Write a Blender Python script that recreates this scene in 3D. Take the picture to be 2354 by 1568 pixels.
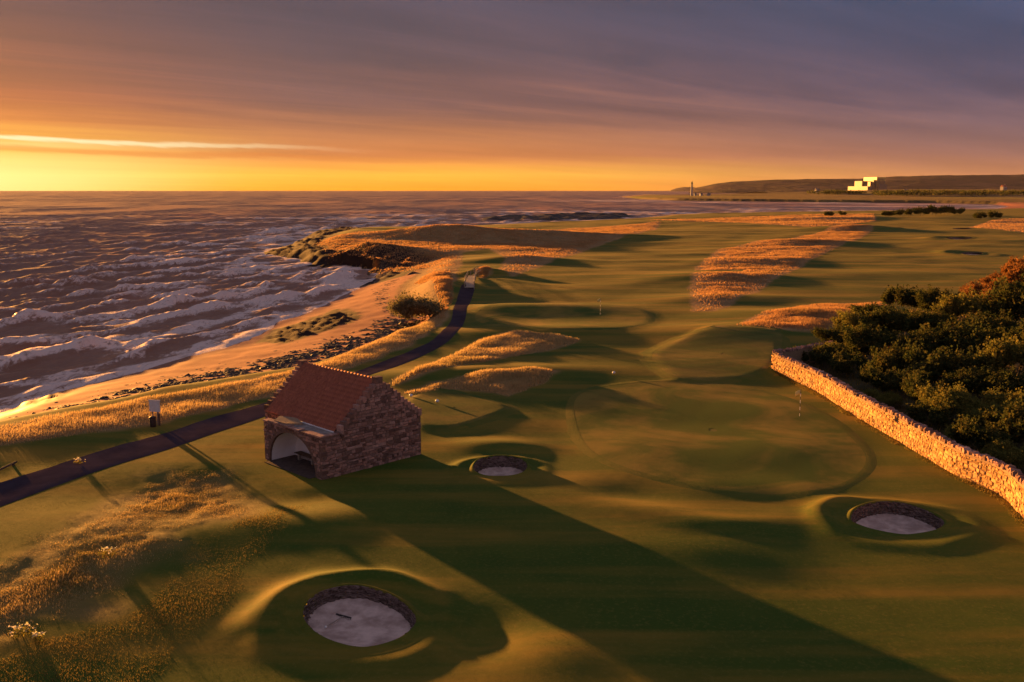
import bpy, bmesh, math, random
import numpy as np
from mathutils import Vector, Matrix, Euler

for o in list(bpy.data.objects): bpy.data.objects.remove(o)
scene = bpy.context.scene
COL = scene.collection
R = math.radians
random.seed(7); rng = np.random.default_rng(11)

# ------------------------------------------------------------------ camera
FPX, CAMH = 2150.0, 18.5                     # focal length in units of a 2354 px wide picture, height over the links
PITCH = math.atan(348 / FPX); SP, CP = math.sin(PITCH), math.cos(PITCH)
cam = bpy.data.cameras.new('camera'); camo = bpy.data.objects.new('camera', cam); COL.objects.link(camo)
camo.location = (0, 0, CAMH); camo.rotation_euler = (R(90) - PITCH, 0, 0)
cam.sensor_width = 36; cam.lens = FPX / 2354 * 36; cam.clip_start = 0.5; cam.clip_end = 90000
scene.camera = camo
scene.render.resolution_x, scene.render.resolution_y = 1024, 682
vs = scene.view_settings
vs.view_transform = 'Standard'; vs.look = 'None'; vs.exposure = 2.05; vs.gamma = 1.0; vs.use_curve_mapping = False

# ------------------------------------------------------------------ sun and sky
SUN_AZ, SUN_EL = 37.0, 3.2                   # degrees left of the viewing axis, above the horizon
sh = Vector((-math.sin(R(SUN_AZ)), math.cos(R(SUN_AZ)), 0))
sdir = Vector((sh.x * math.cos(R(SUN_EL)), sh.y * math.cos(R(SUN_EL)), math.sin(R(SUN_EL))))
sl = bpy.data.lights.new('sun', 'SUN'); sl.energy = 5.0; sl.color = (1.0, 0.41, 0.08); sl.angle = R(0.9)
so = bpy.data.objects.new('sun', sl); COL.objects.link(so)
so.rotation_euler = sdir.to_track_quat('Z', 'Y').to_euler(); so.location = (-60, 80, 40)

def lin(r, g, b):
    f = lambda c: (c / 255 / 12.92) if c <= 10 else ((c / 255 + 0.055) / 1.055) ** 2.4
    return (f(r), f(g), f(b), 1)

class NT:
    """small helper to write node trees"""
    def __init__(s, tree): s.t = tree; s.n = tree.nodes; s.l = tree.links
    def node(s, kind, **kw):
        n = s.n.new(kind)
        for k, v in kw.items(): setattr(n, k, v)
        return n
    def put(s, sock, v):
        if v is None: return
        if isinstance(v, bpy.types.NodeSocket): s.l.new(v, sock)
        else:
            if sock.type == 'RGBA' and len(v) == 3: v = (*v, 1)
            sock.default_value = v
    def math(s, op, a, b=None, c=None, clamp=False):
        n = s.node('ShaderNodeMath', operation=op, use_clamp=clamp)
        s.put(n.inputs[0], a); s.put(n.inputs[1], b); s.put(n.inputs[2], c); return n.outputs[0]
    def vmath(s, op, a, b=None, out=0):
        n = s.node('ShaderNodeVectorMath', operation=op)
        s.put(n.inputs[0], a)
        if b is not None: s.put(n.inputs[3] if op == 'SCALE' else n.inputs[1], b)
        return n.outputs[out]
    def mix(s, f, a, b, blend='MIX'):
        n = s.node('ShaderNodeMix', data_type='RGBA', blend_type=blend)
        s.put(n.inputs[0], f); s.put(n.inputs[6], a); s.put(n.inputs[7], b); return n.outputs[2]
    def noise(s, vec, scale, detail=4, rough=.55, out=0, dist=0):
        n = s.node('ShaderNodeTexNoise'); s.put(n.inputs['Vector'], vec)
        n.inputs['Scale'].default_value = scale; n.inputs['Detail'].default_value = detail
        n.inputs['Roughness'].default_value = rough; n.inputs['Distortion'].default_value = dist
        return n.outputs[out]
    def ramp(s, f, stops, interp='LINEAR'):
        n = s.node('ShaderNodeValToRGB'); s.put(n.inputs[0], f); cr = n.color_ramp; cr.interpolation = interp
        while len(cr.elements) < len(stops): cr.elements.new(0.5)
        for e, (p, c) in zip(cr.elements, stops):
            e.position = p; e.color = c if len(c) == 4 else (*c, 1)
        return n.outputs[0]
    def rng(s, v, a, b, c=0, d=1):
        n = s.node('ShaderNodeMapRange', interpolation_type='SMOOTHSTEP'); s.put(n.inputs[0], v)
        for i, k in enumerate((a, b, c, d)): n.inputs[i + 1].default_value = k
        return n.outputs[0]
    def mapping(s, vec, rot=(0, 0, 0), scale=(1, 1, 1), loc=(0, 0, 0)):
        n = s.node('ShaderNodeMapping'); s.put(n.inputs[0], vec)
        n.inputs[1].default_value = loc; n.inputs[2].default_value = rot; n.inputs[3].default_value = scale
        return n.outputs[0]
    def attr(s, name):
        n = s.node('ShaderNodeAttribute', attribute_name=name); return n.outputs['Color']
    def sep(s, v):
        n = s.node('ShaderNodeSeparateXYZ'); s.put(n.inputs[0], v); return n.outputs

world = bpy.data.worlds.new('World'); scene.world = world; world.use_nodes = True
w = NT(world.node_tree); w.n.clear()
tc = w.node('ShaderNodeTexCoord'); D = tc.outputs['Generated']
xyz = w.sep(D)
el = w.math('MULTIPLY', w.math('ARCSINE', xyz[2]), 180 / math.pi)
horiz = w.vmath('NORMALIZE', w.vmath('MULTIPLY', D, (1, 1, 0)))
az = w.math('MULTIPLY', w.math('ARCCOSINE', w.math('MINIMUM', w.vmath('DOT_PRODUCT', horiz, tuple(sh), 1), 0.99999)), 180 / math.pi)
# a sheet of high cloud drawn out in streaks: project the view direction on a plane overhead
zc = w.math('ADD', w.math('MAXIMUM', xyz[2], 0.0), 0.045)
cx = w.math('DIVIDE', xyz[0], zc); cy = w.math('DIVIDE', xyz[1], zc)
cmb = w.node('ShaderNodeCombineXYZ'); w.put(cmb.inputs[0], cx); w.put(cmb.inputs[1], cy)
pl = w.mapping(cmb.outputs[0], rot=(0, 0, R(-38)))
st1 = w.noise(w.mapping(pl, scale=(0.11, 0.42, 1)), 1.0, 7, .58, dist=.6)
st2 = w.noise(w.mapping(pl, scale=(0.33, 1.35, 1), loc=(3, 7, 0)), 1.0, 6, .6, dist=.8)
st3 = w.noise(w.mapping(pl, scale=(0.22, 0.7, 1), loc=(11, 2, 0)), 1.0, 4, .55)
streak = w.math('ADD', w.math('MULTIPLY', w.math('SUBTRACT', st1, .5), 1.0), w.math('MULTIPLY', w.math('SUBTRACT', st2, .5), .7))
amp = w.rng(el, 1.8, 7.0, 0.45, 6.0)
el2 = w.math('ADD', w.math('ADD', el, w.rng(el, 1.5, 5, 0, .9)), w.math('MULTIPLY', streak, amp))
EM = 40.0
def sky_ramp(stops): return w.ramp(w.math('DIVIDE', el2, EM, clamp=True), [(e / EM, lin(*c)) for e, c in stops])
near = sky_ramp([(0, (255, 205, 70)), (.7, (255, 228, 118)), (1.7, (255, 226, 118)), (2.15, (250, 190, 80)), (2.6, (255, 226, 140)), (3.1, (248, 182, 74)),
                 (4.2, (222, 132, 66)), (5.8, (190, 102, 68)), (7.5, (150, 88, 76)), (10, (120, 82, 86)), (16, (104, 84, 96)), (40, (128, 124, 142))])
mid = sky_ramp([(0, (255, 160, 16)), (.9, (255, 186, 58)), (1.5, (238, 158, 72)), (2.0, (206, 126, 76)), (3.1, (192, 122, 82)), (4.5, (160, 105, 86)),
                (6.2, (126, 90, 92)), (8.5, (106, 86, 98)), (11, (94, 84, 102)), (20, (96, 88, 106)), (40, (128, 124, 142))])
far = sky_ramp([(0, (210, 132, 84)), (.9, (178, 118, 90)), (2, (146, 104, 98)), (3.2, (128, 98, 104)), (6, (98, 88, 112)), (9, (80, 87, 120)), (11.5, (72, 88, 124)),
                (20, (92, 92, 118)), (40, (128, 124, 142))])
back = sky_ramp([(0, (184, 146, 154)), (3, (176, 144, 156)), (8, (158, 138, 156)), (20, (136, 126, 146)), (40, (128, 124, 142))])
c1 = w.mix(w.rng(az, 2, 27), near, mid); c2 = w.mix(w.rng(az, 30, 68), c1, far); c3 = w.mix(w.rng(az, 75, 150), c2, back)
# pink light on the cloud undersides, softly
lum = w.math('ADD', w.math('ADD', .97, w.math('MULTIPLY', w.math('SUBTRACT', st3, .5), .5)), w.math('MULTIPLY', streak, w.rng(el, 1.5, 6, .1, -1.0)))
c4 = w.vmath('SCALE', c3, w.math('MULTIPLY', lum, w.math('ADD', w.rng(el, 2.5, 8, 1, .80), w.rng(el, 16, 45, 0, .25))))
c4 = w.mix(w.math('MULTIPLY', w.rng(az, 22, 5, 0, .8), w.rng(el, 2.6, .4)), c4, lin(255, 240, 165))
# one thin cloud edge lit from below the sheet, and a darker bar under it
sn = w.math('MULTIPLY', w.math('SUBTRACT', w.noise(w.mapping(cmb.outputs[0], rot=(0, 0, R(-30)), scale=(.5, .12, 1)), 1.0, 5, .6), .5), 1.1)
els = w.math('ADD', w.math('ADD', el, sn), w.math('MULTIPLY', w.math('SUBTRACT', az, 8), .020))
def bar(c_, hw): return w.math('SUBTRACT', 1.0, w.rng(w.math('ABSOLUTE', w.math('SUBTRACT', els, c_)), hw * .2, hw), clamp=True)
c4 = w.mix(w.math('MULTIPLY', bar(2.72, .17), w.rng(az, 30, 10, 0, .85)), c4, lin(255, 244, 196))
c4 = w.mix(w.math('MULTIPLY', bar(2.2, .22), w.rng(az, 44, 20, 0, .55)), c4, lin(205, 120, 62))
nish = w.node('ShaderNodeTexSky', sky_type='NISHITA', sun_disc=False)
nish.sun_elevation = R(SUN_EL); nish.sun_rotation = R(-SUN_AZ)
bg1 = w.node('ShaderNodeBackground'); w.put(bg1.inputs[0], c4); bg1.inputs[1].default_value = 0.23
bg2 = w.node('ShaderNodeBackground'); w.put(bg2.inputs[0], nish.outputs[0]); bg2.inputs[1].default_value = 0.0015
addsh = w.node('ShaderNodeAddShader'); w.l.new(bg1.outputs[0], addsh.inputs[0]); w.l.new(bg2.outputs[0], addsh.inputs[1])
wout = w.node('ShaderNodeOutputWorld'); w.l.new(addsh.outputs[0], wout.inputs[0])

# ------------------------------------------------------------------ helpers: from picture to place, noise, polygons
SEA = -4.5
def U(px, py, z=0.0):
    a, b = (px - 1177) / FPX, (py - 784) / FPX
    s = (CAMH - z) / (SP + b * CP)
    return np.array([a * s, (CP - b * SP) * s, z])
def AT(px, py, Y):
    a, b = (px - 1177) / FPX, (py - 784) / FPX
    s = Y / (CP - b * SP)
    return np.array([a * s, Y, CAMH - (SP + b * CP) * s])
def UL(pts, z=0.0): return np.array([U(x, y, z)[:2] for x, y in pts])

_perm = rng.permutation(512); _val = rng.random(512) * 2 - 1
def vnoise(x, y, seed=0):
    xi = np.floor(x).astype(np.int64); yi = np.floor(y).astype(np.int64)
    fx = x - xi; fy = y - yi
    fx = fx * fx * fx * (fx * (fx * 6 - 15) + 10); fy = fy * fy * fy * (fy * (fy * 6 - 15) + 10)
    def hsh(i, j): return _val[(_perm[(_perm[(i + seed * 17) & 511] + j) & 511])]
    a = hsh(xi, yi); b = hsh(xi + 1, yi); c = hsh(xi, yi + 1); d = hsh(xi + 1, yi + 1)
    return (a * (1 - fx) + b * fx) * (1 - fy) + (c * (1 - fx) + d * fx) * fy
def fbm(x, y, oct=3, seed=0):
    s = 0; a = 1.0; t = 0
    for k in range(oct):
        s = s + a * vnoise(x * 2 ** k + 13.7 * k, y * 2 ** k - 7.1 * k, seed + k); t += a; a *= .5
    return s / t
def sstep(a, b, v):
    t = np.clip((v - a) / (b - a), 0, 1); return t * t * (3 - 2 * t)
def sdf(x, y, poly):
    """signed distance to a closed polygon, positive inside"""
    x = np.asarray(x, float); y = np.asarray(y, float)
    d = np.full(x.shape, 1e18); ins = np.zeros(x.shape, bool)
    P = np.asarray(poly); Q = np.roll(P, -1, 0)
    for (ax, ay), (bx, by) in zip(P, Q):
        ex, ey = bx - ax, by - ay; L = ex * ex + ey * ey + 1e-12
        t = np.clip(((x - ax) * ex + (y - ay) * ey) / L, 0, 1)
        dx = x - ax - t * ex; dy = y - ay - t * ey
        np.minimum(d, dx * dx + dy * dy, out=d)
        c = ((ay > y) != (by > y)) & (x < ex * (y - ay) / (ey if abs(ey) > 1e-12 else 1e-12) + ax)
        ins ^= c
    d = np.sqrt(d); return np.where(ins, d, -d)
def smooth_line(pts, n=8, closed=False):
    P = np.asarray(pts, float); m = len(P); out = []
    rngi = range(m if closed else m - 1)
    for i in rngi:
        if closed: p0, p1, p2, p3 = P[(i - 1) % m], P[i], P[(i + 1) % m], P[(i + 2) % m]
        else: p0, p1, p2, p3 = P[max(i - 1, 0)], P[i], P[i + 1], P[min(i + 2, m - 1)]
        for k in range(n):
            t = k / n
            out.append(.5 * (2 * p1 + (p2 - p0) * t + (2 * p0 - 5 * p1 + 4 * p2 - p3) * t * t + (3 * p1 - p0 - 3 * p2 + p3) * t ** 3))
    if not closed: out.append(P[-1])
    return np.array(out)

# ------------------------------------------------------------------ helpers: objects
def tag(o, label=None, cat=None, group=None, kind=None):
    if label: o['label'] = label
    if cat: o['category'] = cat
    if group: o['group'] = group
    if kind: o['kind'] = kind
    return o
def empty(name, loc=(0, 0, 0), rz=0, parent=None):
    o = bpy.data.objects.new(name, None); COL.objects.link(o); o.location = loc; o.rotation_euler = (0, 0, rz)
    o.empty_display_size = .2
    if parent: o.parent = parent
    return o
def link(name, me, mat=None, parent=None, smooth=False):
    o = bpy.data.objects.new(name, me); COL.objects.link(o)
    if mat and not me.materials: me.materials.append(mat)
    if parent: o.parent = parent
    if smooth: me.polygons.foreach_set('use_smooth', np.ones(len(me.polygons), bool))
    return o
def mesh_np(name, V, F, attrs=None):
    """fast mesh from numpy verts and same-size faces"""
    V = np.ascontiguousarray(V, np.float32); F = np.ascontiguousarray(F, np.int32)
    me = bpy.data.meshes.new(name); k = F.shape[1]
    me.vertices.add(len(V)); me.vertices.foreach_set('co', V.ravel())
    me.loops.add(F.size); me.loops.foreach_set('vertex_index', F.ravel())
    me.polygons.add(len(F)); me.polygons.foreach_set('loop_start', np.arange(0, F.size, k, dtype=np.int32))
    me.update(calc_edges=True)
    for an, arr in (attrs or {}).items():
        a = me.attributes.new(an, 'FLOAT_COLOR', 'POINT'); c = np.ones((len(V), 4), np.float32); c[:, :arr.shape[1]] = arr
        a.data.foreach_set('color', c.ravel())
    return me
class MB:
    """collects simple shapes into one mesh"""
    def __init__(s): s.v = []; s.f = []
    def add(s, V, F):
        n = len(s.v); s.v += [tuple(map(float, p)) for p in V]; s.f += [tuple(i + n for i in f) for f in F]; return s
    def box(s, x0, x1, y0, y1, z0, z1):
        V = [(x, y, z) for z in (z0, z1) for y in (y0, y1) for x in (x0, x1)]
        return s.add(V, [(0, 2, 3, 1), (4, 5, 7, 6), (0, 1, 5, 4), (2, 6, 7, 3), (0, 4, 6, 2), (1, 3, 7, 5)])
    def tube(s, pts, rads, n=8, cap=True):
        pts = [Vector(p) for p in pts]
        if not hasattr(rads, '__len__'): rads = [rads] * len(pts)
        V = []; F = []
        for i, p in enumerate(pts):
            d = (pts[min(i + 1, len(pts) - 1)] - pts[max(i - 1, 0)]).normalized()
            a = d.cross(Vector((0, 0, 1)) if abs(d.z) < .9 else Vector((1, 0, 0))).normalized(); b = d.cross(a)
            for k in range(n):
                t = 2 * math.pi * k / n; V.append(p + (a * math.cos(t) + b * math.sin(t)) * rads[i])
        for i in range(len(pts) - 1):
            for k in range(n):
                k2 = (k + 1) % n; F.append((i * n + k, i * n + k2, (i + 1) * n + k2, (i + 1) * n + k))
        if cap: F.append(tuple(range(n))[::-1]); F.append(tuple((len(pts) - 1) * n + k for k in range(n)))
        return s.add(V, F)
    def prism(s, poly, z0, z1):
        n = len(poly); V = [(x, y, z0) for x, y in poly] + [(x, y, z1) for x, y in poly]
        return s.add(V, [tuple(range(n))[::-1], tuple(range(n, 2 * n))] + [(i, (i + 1) % n, n + (i + 1) % n, n + i) for i in range(n)])
    def mesh(s, name):
        me = bpy.data.meshes.new(name); me.from_pydata(s.v, [], s.f); me.update(); return me
    def build(s, name, mat, parent=None, smooth=False, recalc=True):
        me = s.mesh(name)
        if recalc:
            bm = bmesh.new(); bm.from_mesh(me); bmesh.ops.recalc_face_normals(bm, faces=bm.faces); bm.to_mesh(me); bm.free()
        return link(name, me, mat, parent, smooth)
def copy_tree(o, parent=None):
    c = o.copy(); COL.objects.link(c); c.parent = parent
    for ch in list(o.children): copy_tree(ch, c)
    return c

# ------------------------------------------------------------------ materials
def new_mat(name):
    m = bpy.data.materials.new(name); m.use_nodes = True; t = NT(m.node_tree); t.n.clear()
    out = t.node('ShaderNodeOutputMaterial'); return m, t, out
def pbsdf(t, out, col, rough=.8, spec=.2, normal=None, **kw):
    b = t.node('ShaderNodeBsdfPrincipled'); t.put(b.inputs['Base Color'], col); t.put(b.inputs['Roughness'], rough)
    t.put(b.inputs['Specular IOR Level'], spec)
    if normal is not None: t.l.new(normal, b.inputs['Normal'])
    for k, v in kw.items(): t.put(b.inputs[k], v)
    if out is not None: t.l.new(b.outputs[0], out.inputs[0])
    return b
def simple_mat(name, c1, c2=None, scale=8, rough=.8, spec=.2, bump=.3, metal=0, coords='obj', per_object=0.0, bdist=.02, grey=.22):
    m, t, out = new_mat(name)
    if coords == 'obj': vec = t.node('ShaderNodeTexCoord').outputs['Object']
    else: vec = t.node('ShaderNodeNewGeometry').outputs['Position']
    n = t.noise(vec, scale, 5, .6)
    col = t.mix(t.rng(n, .3, .7), c1, c2 or tuple(x * .6 for x in c1))
    if per_object:
        oi = t.node('ShaderNodeObjectInfo'); gi = t.node('ShaderNodeNewGeometry')
        rn = t.math('FRACT', t.math('ADD', oi.outputs['Random'], gi.outputs['Random Per Island'])); r2 = t.math('FRACT', t.math('MULTIPLY', rn, 17.3))
        lumc = sum(c1[:3]) / 3; col = t.mix(t.math('MULTIPLY', r2, grey), col, (lumc * .95, lumc * .86, lumc * .78))
        col = t.vmath('SCALE', col, t.math('ADD', 1 - per_object, t.math('MULTIPLY', rn, 2 * per_object)))
    nrm = None
    if bump:
        b = t.node('ShaderNodeBump'); b.inputs['Strength'].default_value = bump; b.inputs['Distance'].default_value = bdist
        t.l.new(t.noise(vec, scale * 4, 6, .65), b.inputs['Height']); nrm = b.outputs[0]
    pbsdf(t, out, col, rough, spec, nrm, Metallic=metal)
    return m
def fuzz_normal(t, vec, scale, k, base=None):
    """turf and fields are upright blades: tilt the normal by fine noise"""
    geo = t.node('ShaderNodeNewGeometry')
    nc = t.noise(vec, scale, 2, .6, out=1)
    off = t.vmath('SCALE', t.vmath('SUBTRACT', nc, (.5, .5, .5)), k)
    return t.vmath('NORMALIZE', t.vmath('ADD', base or geo.outputs['Normal'], off))

M = {}
M['white'] = simple_mat('white_paint', (.78, .77, .76), (.66, .64, .62), 3, .5, .4, .05)
M['plaster'] = simple_mat('white_plaster', (.88, .87, .88), (.80, .78, .78), 1.3, .85, .2, .1)
M['stone_red'] = simple_mat('red_sandstone', (.40, .215, .16), (.22, .13, .105), 5, .92, .1, .5, per_object=.55, grey=.3)
M['mortar_red'] = simple_mat('old_mortar', (.24, .155, .12), (.14, .09, .072), 9, .95, .1, .6)
M['stone_gold'] = simple_mat('pale_sandstone', (.58, .335, .13), (.38, .22, .09), 4, .92, .1, .5, per_object=.40)
M['mortar_gold'] = simple_mat('pale_mortar', (.36, .25, .16), (.24, .17, .11), 9, .95, .1, .6)
M['tile'] = simple_mat('clay_pantile', (.44, .155, .08), (.29, .095, .06), 6, .8, .2, .2, per_object=.13, grey=.06)
M['concrete'] = simple_mat('weathered_concrete', (.30, .27, .25), (.17, .14, .13), 2.5, .9, .15, .4)
M['wood'] = simple_mat('weathered_wood', (.16, .11, .08), (.08, .055, .04), 7, .8, .2, .4)
M['pale_wood'] = simple_mat('pale_wood', (.38, .32, .26), (.25, .20, .16), 7, .8, .2, .3)
M['dark_metal'] = simple_mat('dark_metal', (.03, .03, .035), (.02, .02, .022), 7, .5, .4, .1)
M['bin'] = simple_mat('brown_bin', (.05, .025, .02), (.03, .018, .015), 7, .6, .3, .1)
M['flag'] = simple_mat('yellow_flag', (.90, .72, .25), (.85, .66, .2), 3, .7, .2, .1)
M['black'] = simple_mat('black_band', (.02, .02, .02), (.03, .03, .03), 3, .5, .3, .05)
M['paving'] = simple_mat('old_paving', (.11, .08, .07), (.07, .05, .045), 2.2, .9, .15, .5)
M['rock'] = simple_mat('dark_shore_rock', (.048, .034, .029), (.024, .018, .016), 2.5, .7, .35, .6, per_object=.35)
M['bark'] = simple_mat('grey_bark', (.20, .15, .12), (.10, .075, .06), 6, .9, .1, .6)
M['sandb'] = simple_mat('bunker_sand', (.66, .50, .43), (.36, .25, .21), 1.1, .95, .1, .3, coords='pos')
M['lime'] = simple_mat('limewash', (.36, .35, .35), (.30, .29, .29), .3, .7, .3, 0)
M['cladding'] = simple_mat('shaded_cladding', (.09, .088, .092), (.075, .073, .077), .05, .45, .5, 0)  # pale cladding darkened in colour to stand for shade on the lower building
M['cladding_sunlit'] = simple_mat('sunlit_cladding', (.50, .40, .10), (.46, .36, .09), .05, .4, .5, 0)  # sun glow on the upper cladding, painted in as yellow
M['cladding2'] = simple_mat('shaded_grey_cladding', (.085, .085, .105), (.07, .07, .085), .05, .5, .4, 0)  # lower blocks: shade put into the colour, dark with a lavender cast
M['roof_grey'] = simple_mat('grey_slate', (.12, .11, .12), (.08, .075, .08), 1, .7, .3, .1)
M['glass'] = simple_mat('dark_glass', (.03, .03, .035), (.02, .02, .025), 1, .1, .5, 0)

def blade_mat(name, c1, c2, c3):
    m, t, out = new_mat(name)
    at = t.sep(t.attr('tint'))
    col = t.mix(at[0], c1, c2); col = t.mix(at[1], col, c3)
    geo = t.node('ShaderNodeNewGeometry')
    d = t.node('ShaderNodeBsdfDiffuse'); t.put(d.inputs[0], col)
    tr = t.node('ShaderNodeBsdfTranslucent'); t.put(tr.inputs[0], col)
    mx = t.node('ShaderNodeMixShader'); mx.inputs[0].default_value = .45
    t.l.new(d.outputs[0], mx.inputs[1]); t.l.new(tr.outputs[0], mx.inputs[2]); t.l.new(mx.outputs[0], out.inputs[0])
    return m
M['fescue'] = blade_mat('dry_fescue', (.58, .42, .20), (.70, .50, .26), (.30, .25, .09))
M['fescue_red'] = blade_mat('red_fescue', (.50, .28, .13), (.60, .34, .16), (.24, .18, .065))
M['turfblade'] = blade_mat('rough_turf', (.17, .14, .04), (.36, .24, .085), (.10, .12, .03))
M['mown'] = blade_mat('mown_blade', (.055, .088, .012), (.13, .105, .018), (.04, .075, .01))
M['leaf_dark'] = blade_mat('dark_leaf', (.060, .078, .024), (.13, .105, .032), (.036, .052, .02))
M['leaf_gold'] = blade_mat('olive_leaf', (.17, .17, .042), (.28, .21, .05), (.09, .11, .03))
M['leaf_grey'] = blade_mat('grey_leaf', (.22, .20, .11), (.30, .25, .13), (.13, .13, .07))
M['leaf_rust'] = blade_mat('rust_leaf', (.27, .12, .04), (.38, .17, .05), (.14, .085, .03))
M['flower'] = blade_mat('white_flower', (.75, .72, .66), (.65, .58, .50), (.35, .38, .15))

# ------------------------------------------------------------------ the lie of the land (all polygons are places on the ground)
WATER = np.vstack([[(-75, -60), (-72, 20)],
    UL([(-260, 1035), (0, 948), (60, 922), (140, 900), (330, 852), (430, 818), (520, 800), (590, 768), (640, 740), (700, 722), (760, 695), (830, 660), (878, 632),
        (868, 622), (835, 615), (790, 609), (722, 610), (700, 598), (640, 588), (600, 581), (655, 568), (700, 548), (735, 529), (800, 524), (900, 523), (1000, 522), (1100, 519),
        (1200, 514), (1330, 508), (1460, 502), (1560, 492), (1700, 489), (1900, 486), (2050, 485), (2200, 482), (2290, 480), (2318, 475), (2290, 470),
        (2150, 467), (1900, 465), (1700, 463), (1560, 461), (1480, 458), (1440, 454.5), (1425, 451.5), (1470, 448)], SEA),
    [(1500, 4800), (3400, 6800), (9000, 9000), (9000, -60)]])
BANK = np.vstack([[(-60, -60), (-58, 20)],
    UL([(-260, 1052), (0, 990), (109, 966), (219, 947), (328, 918), (437, 902), (510, 888), (649, 864), (750, 832), (830, 800), (880, 782), (935, 760), (955, 740), (930, 708), (912, 680), (922, 655),
        (950, 635), (965, 620), (958, 609), (930, 604), (870, 601), (800, 593), (740, 584), (695, 572), (725, 552), (748, 537), (800, 529), (900, 526), (1000, 524), (1100, 521.5), (1200, 517),
        (1330, 511), (1460, 505), (1560, 495), (1700, 491), (1900, 488), (2050, 487), (2200, 484), (2310, 482), (2420, 476), (2310, 467.5),
        (2150, 465), (1900, 463), (1700, 461), (1560, 459), (1480, 456), (1455, 454), (1445, 451.5), (1480, 449)], -1.8),
    [(1650, 4800), (3600, 6700), (9000, 8800), (9000, -60)]])
PATH_L = UL([(-420, 1215), (-250, 1182), (-120, 1150), (0, 1112), (120, 1075), (250, 1032), (370, 1000), (480, 962), (560, 940), (640, 917), (725, 888), (815, 857), (880, 832), (950, 805), (1005, 778), (1033, 745), (1044, 712), (1054, 682), (1064, 664)])
PATH_R = UL([(-420, 1330), (-250, 1268), (-120, 1215), (0, 1167), (130, 1118), (260, 1073), (390, 1033), (490, 998), (580, 968), (660, 938), (750, 903), (850, 867), (925, 839), (1000, 805), (1050, 772), (1069, 738), (1074, 714), (1084, 690), (1092, 668)])
PATH_POLY = np.vstack([PATH_L, PATH_R[::-1]])
F_STRIP = np.vstack([UL([(-300, 1092), (0, 1010), (109, 986), (219, 967), (328, 940), (437, 922), (510, 907), (649, 880), (750, 847), (830, 815), (880, 796), (935, 771), (975, 741)], -1.0),
                     UL([(1030, 690), (1028, 730), (995, 768), (940, 797), (870, 825), (790, 852), (700, 884), (616, 914), (480, 946), (346, 980), (182, 1006), (0, 1034), (-300, 1120)])])
F_P1 = UL([(-160, 1330), (0, 1290), (90, 1240), (200, 1190), (330, 1110), (400, 1080), (520, 1075), (590, 1130), (570, 1190), (430, 1230), (380, 1290), (280, 1370), (150, 1420), (0, 1490), (-160, 1540)])
F_P2 = UL([(890, 886), (960, 852), (1040, 815), (1100, 786), (1180, 772), (1290, 778), (1335, 786), (1280, 803), (1180, 822), (1050, 850), (960, 872), (905, 892)])
F_P3 = UL([(918, 906), (1000, 882), (1100, 866), (1200, 856), (1280, 858), (1255, 880), (1170, 910), (1120, 900), (1050, 894), (960, 908)])
F_P4 = UL([(1600, 612), (1650, 573), (1750, 556), (1830, 545), (1900, 530), (1960, 520), (2010, 528), (1975, 550), (1900, 580), (1830, 620), (1760, 662), (1690, 700), (1645, 722), (1590, 722), (1586, 660)])
F_P4GAP = UL([(1560, 622), (1720, 620), (1690, 633), (1560, 634)])
F_P5 = UL([(1688, 766), (1740, 736), (1800, 712), (1880, 700), (1970, 698), (2060, 690), (1990, 745), (1890, 778), (1800, 776)])
F_P6 = UL([(715, 556), (760, 537), (830, 531), (960, 534), (1100, 536), (1250, 528), (1400, 519), (1520, 509), (1510, 528), (1400, 556), (1330, 580), (1250, 612), (1180, 637), (1145, 622), (1165, 592), (1125, 572), (1065, 580), (1062, 612), (1045, 640), (1035, 660), (990, 640), (970, 606), (900, 600), (830, 592), (760, 580)])
F_P7 = UL([(1480, 507), (1700, 500), (1850, 494), (2010, 492), (2015, 508), (1960, 516), (1860, 521), (1700, 512)])
F_P8 = UL([(2225, 523), (2300, 503), (2600, 495), (2600, 545), (2354, 534)])
F_MOUND = UL([(1092, 632), (1110, 621), (1130, 620), (1132, 632), (1110, 641)])
F_SLOPE = UL([(925, 606), (1000, 598), (1050, 645), (1040, 700), (985, 750), (945, 762), (925, 705), (912, 672)], -.8)
FESCUE = [F_SLOPE, F_STRIP, F_P1, F_P2, F_P3, F_P4, F_P5, F_P6, F_P7, F_P8, F_MOUND]
GREEN1 = smooth_line(UL([(1318, 930), (1350, 897), (1440, 880), (1560, 876), (1680, 885), (1790, 912), (1880, 950), (1950, 1000), (1992, 1055), (1960, 1100), (1880, 1130), (1780, 1138), (1640, 1125), (1500, 1095), (1400, 1060), (1340, 1010)]), 6, True)
GREEN2 = smooth_line(UL([(1092, 730), (1150, 708), (1260, 700), (1390, 706), (1470, 722), (1484, 742), (1440, 760), (1330, 768), (1200, 762), (1120, 752)]), 6, True)
TEE1 = UL([(1500, 815), (1640, 768), (1790, 778), (1770, 850), (1700, 872), (1560, 872)])
TEE2 = UL([(935, 925), (1000, 893), (1150, 930), (1165, 942), (1050, 985), (970, 985)])
COPSE = np.vstack([UL([(1790, 846), (1865, 893), (1966, 955), (2068, 1013), (2185, 1083), (2295, 1134), (2400, 1220)]) + [0.6, .4], [(60, 45), (120, 90), (130, 190)], UL([(2354, 640), (2200, 690), (2060, 720), (1900, 775)])])
REEF_POLY = UL([(598, 782), (620, 757), (700, 738), (775, 715), (825, 733), (820, 755), (720, 775), (640, 800)], -3.9)
ROCK_L = UL([(50, 920), (100, 905), (140, 908), (130, 922), (60, 930)], -4.2)
HEADROCK = np.vstack([UL([(560, 590), (600, 575), (660, 560), (700, 540), (735, 518), (820, 516), (850, 530), (760, 545), (730, 560), (770, 575), (850, 590), (930, 598), (955, 612), (880, 640), (800, 618), (720, 616)], -3)])
LAND_MAXR = 6500.0
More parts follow.
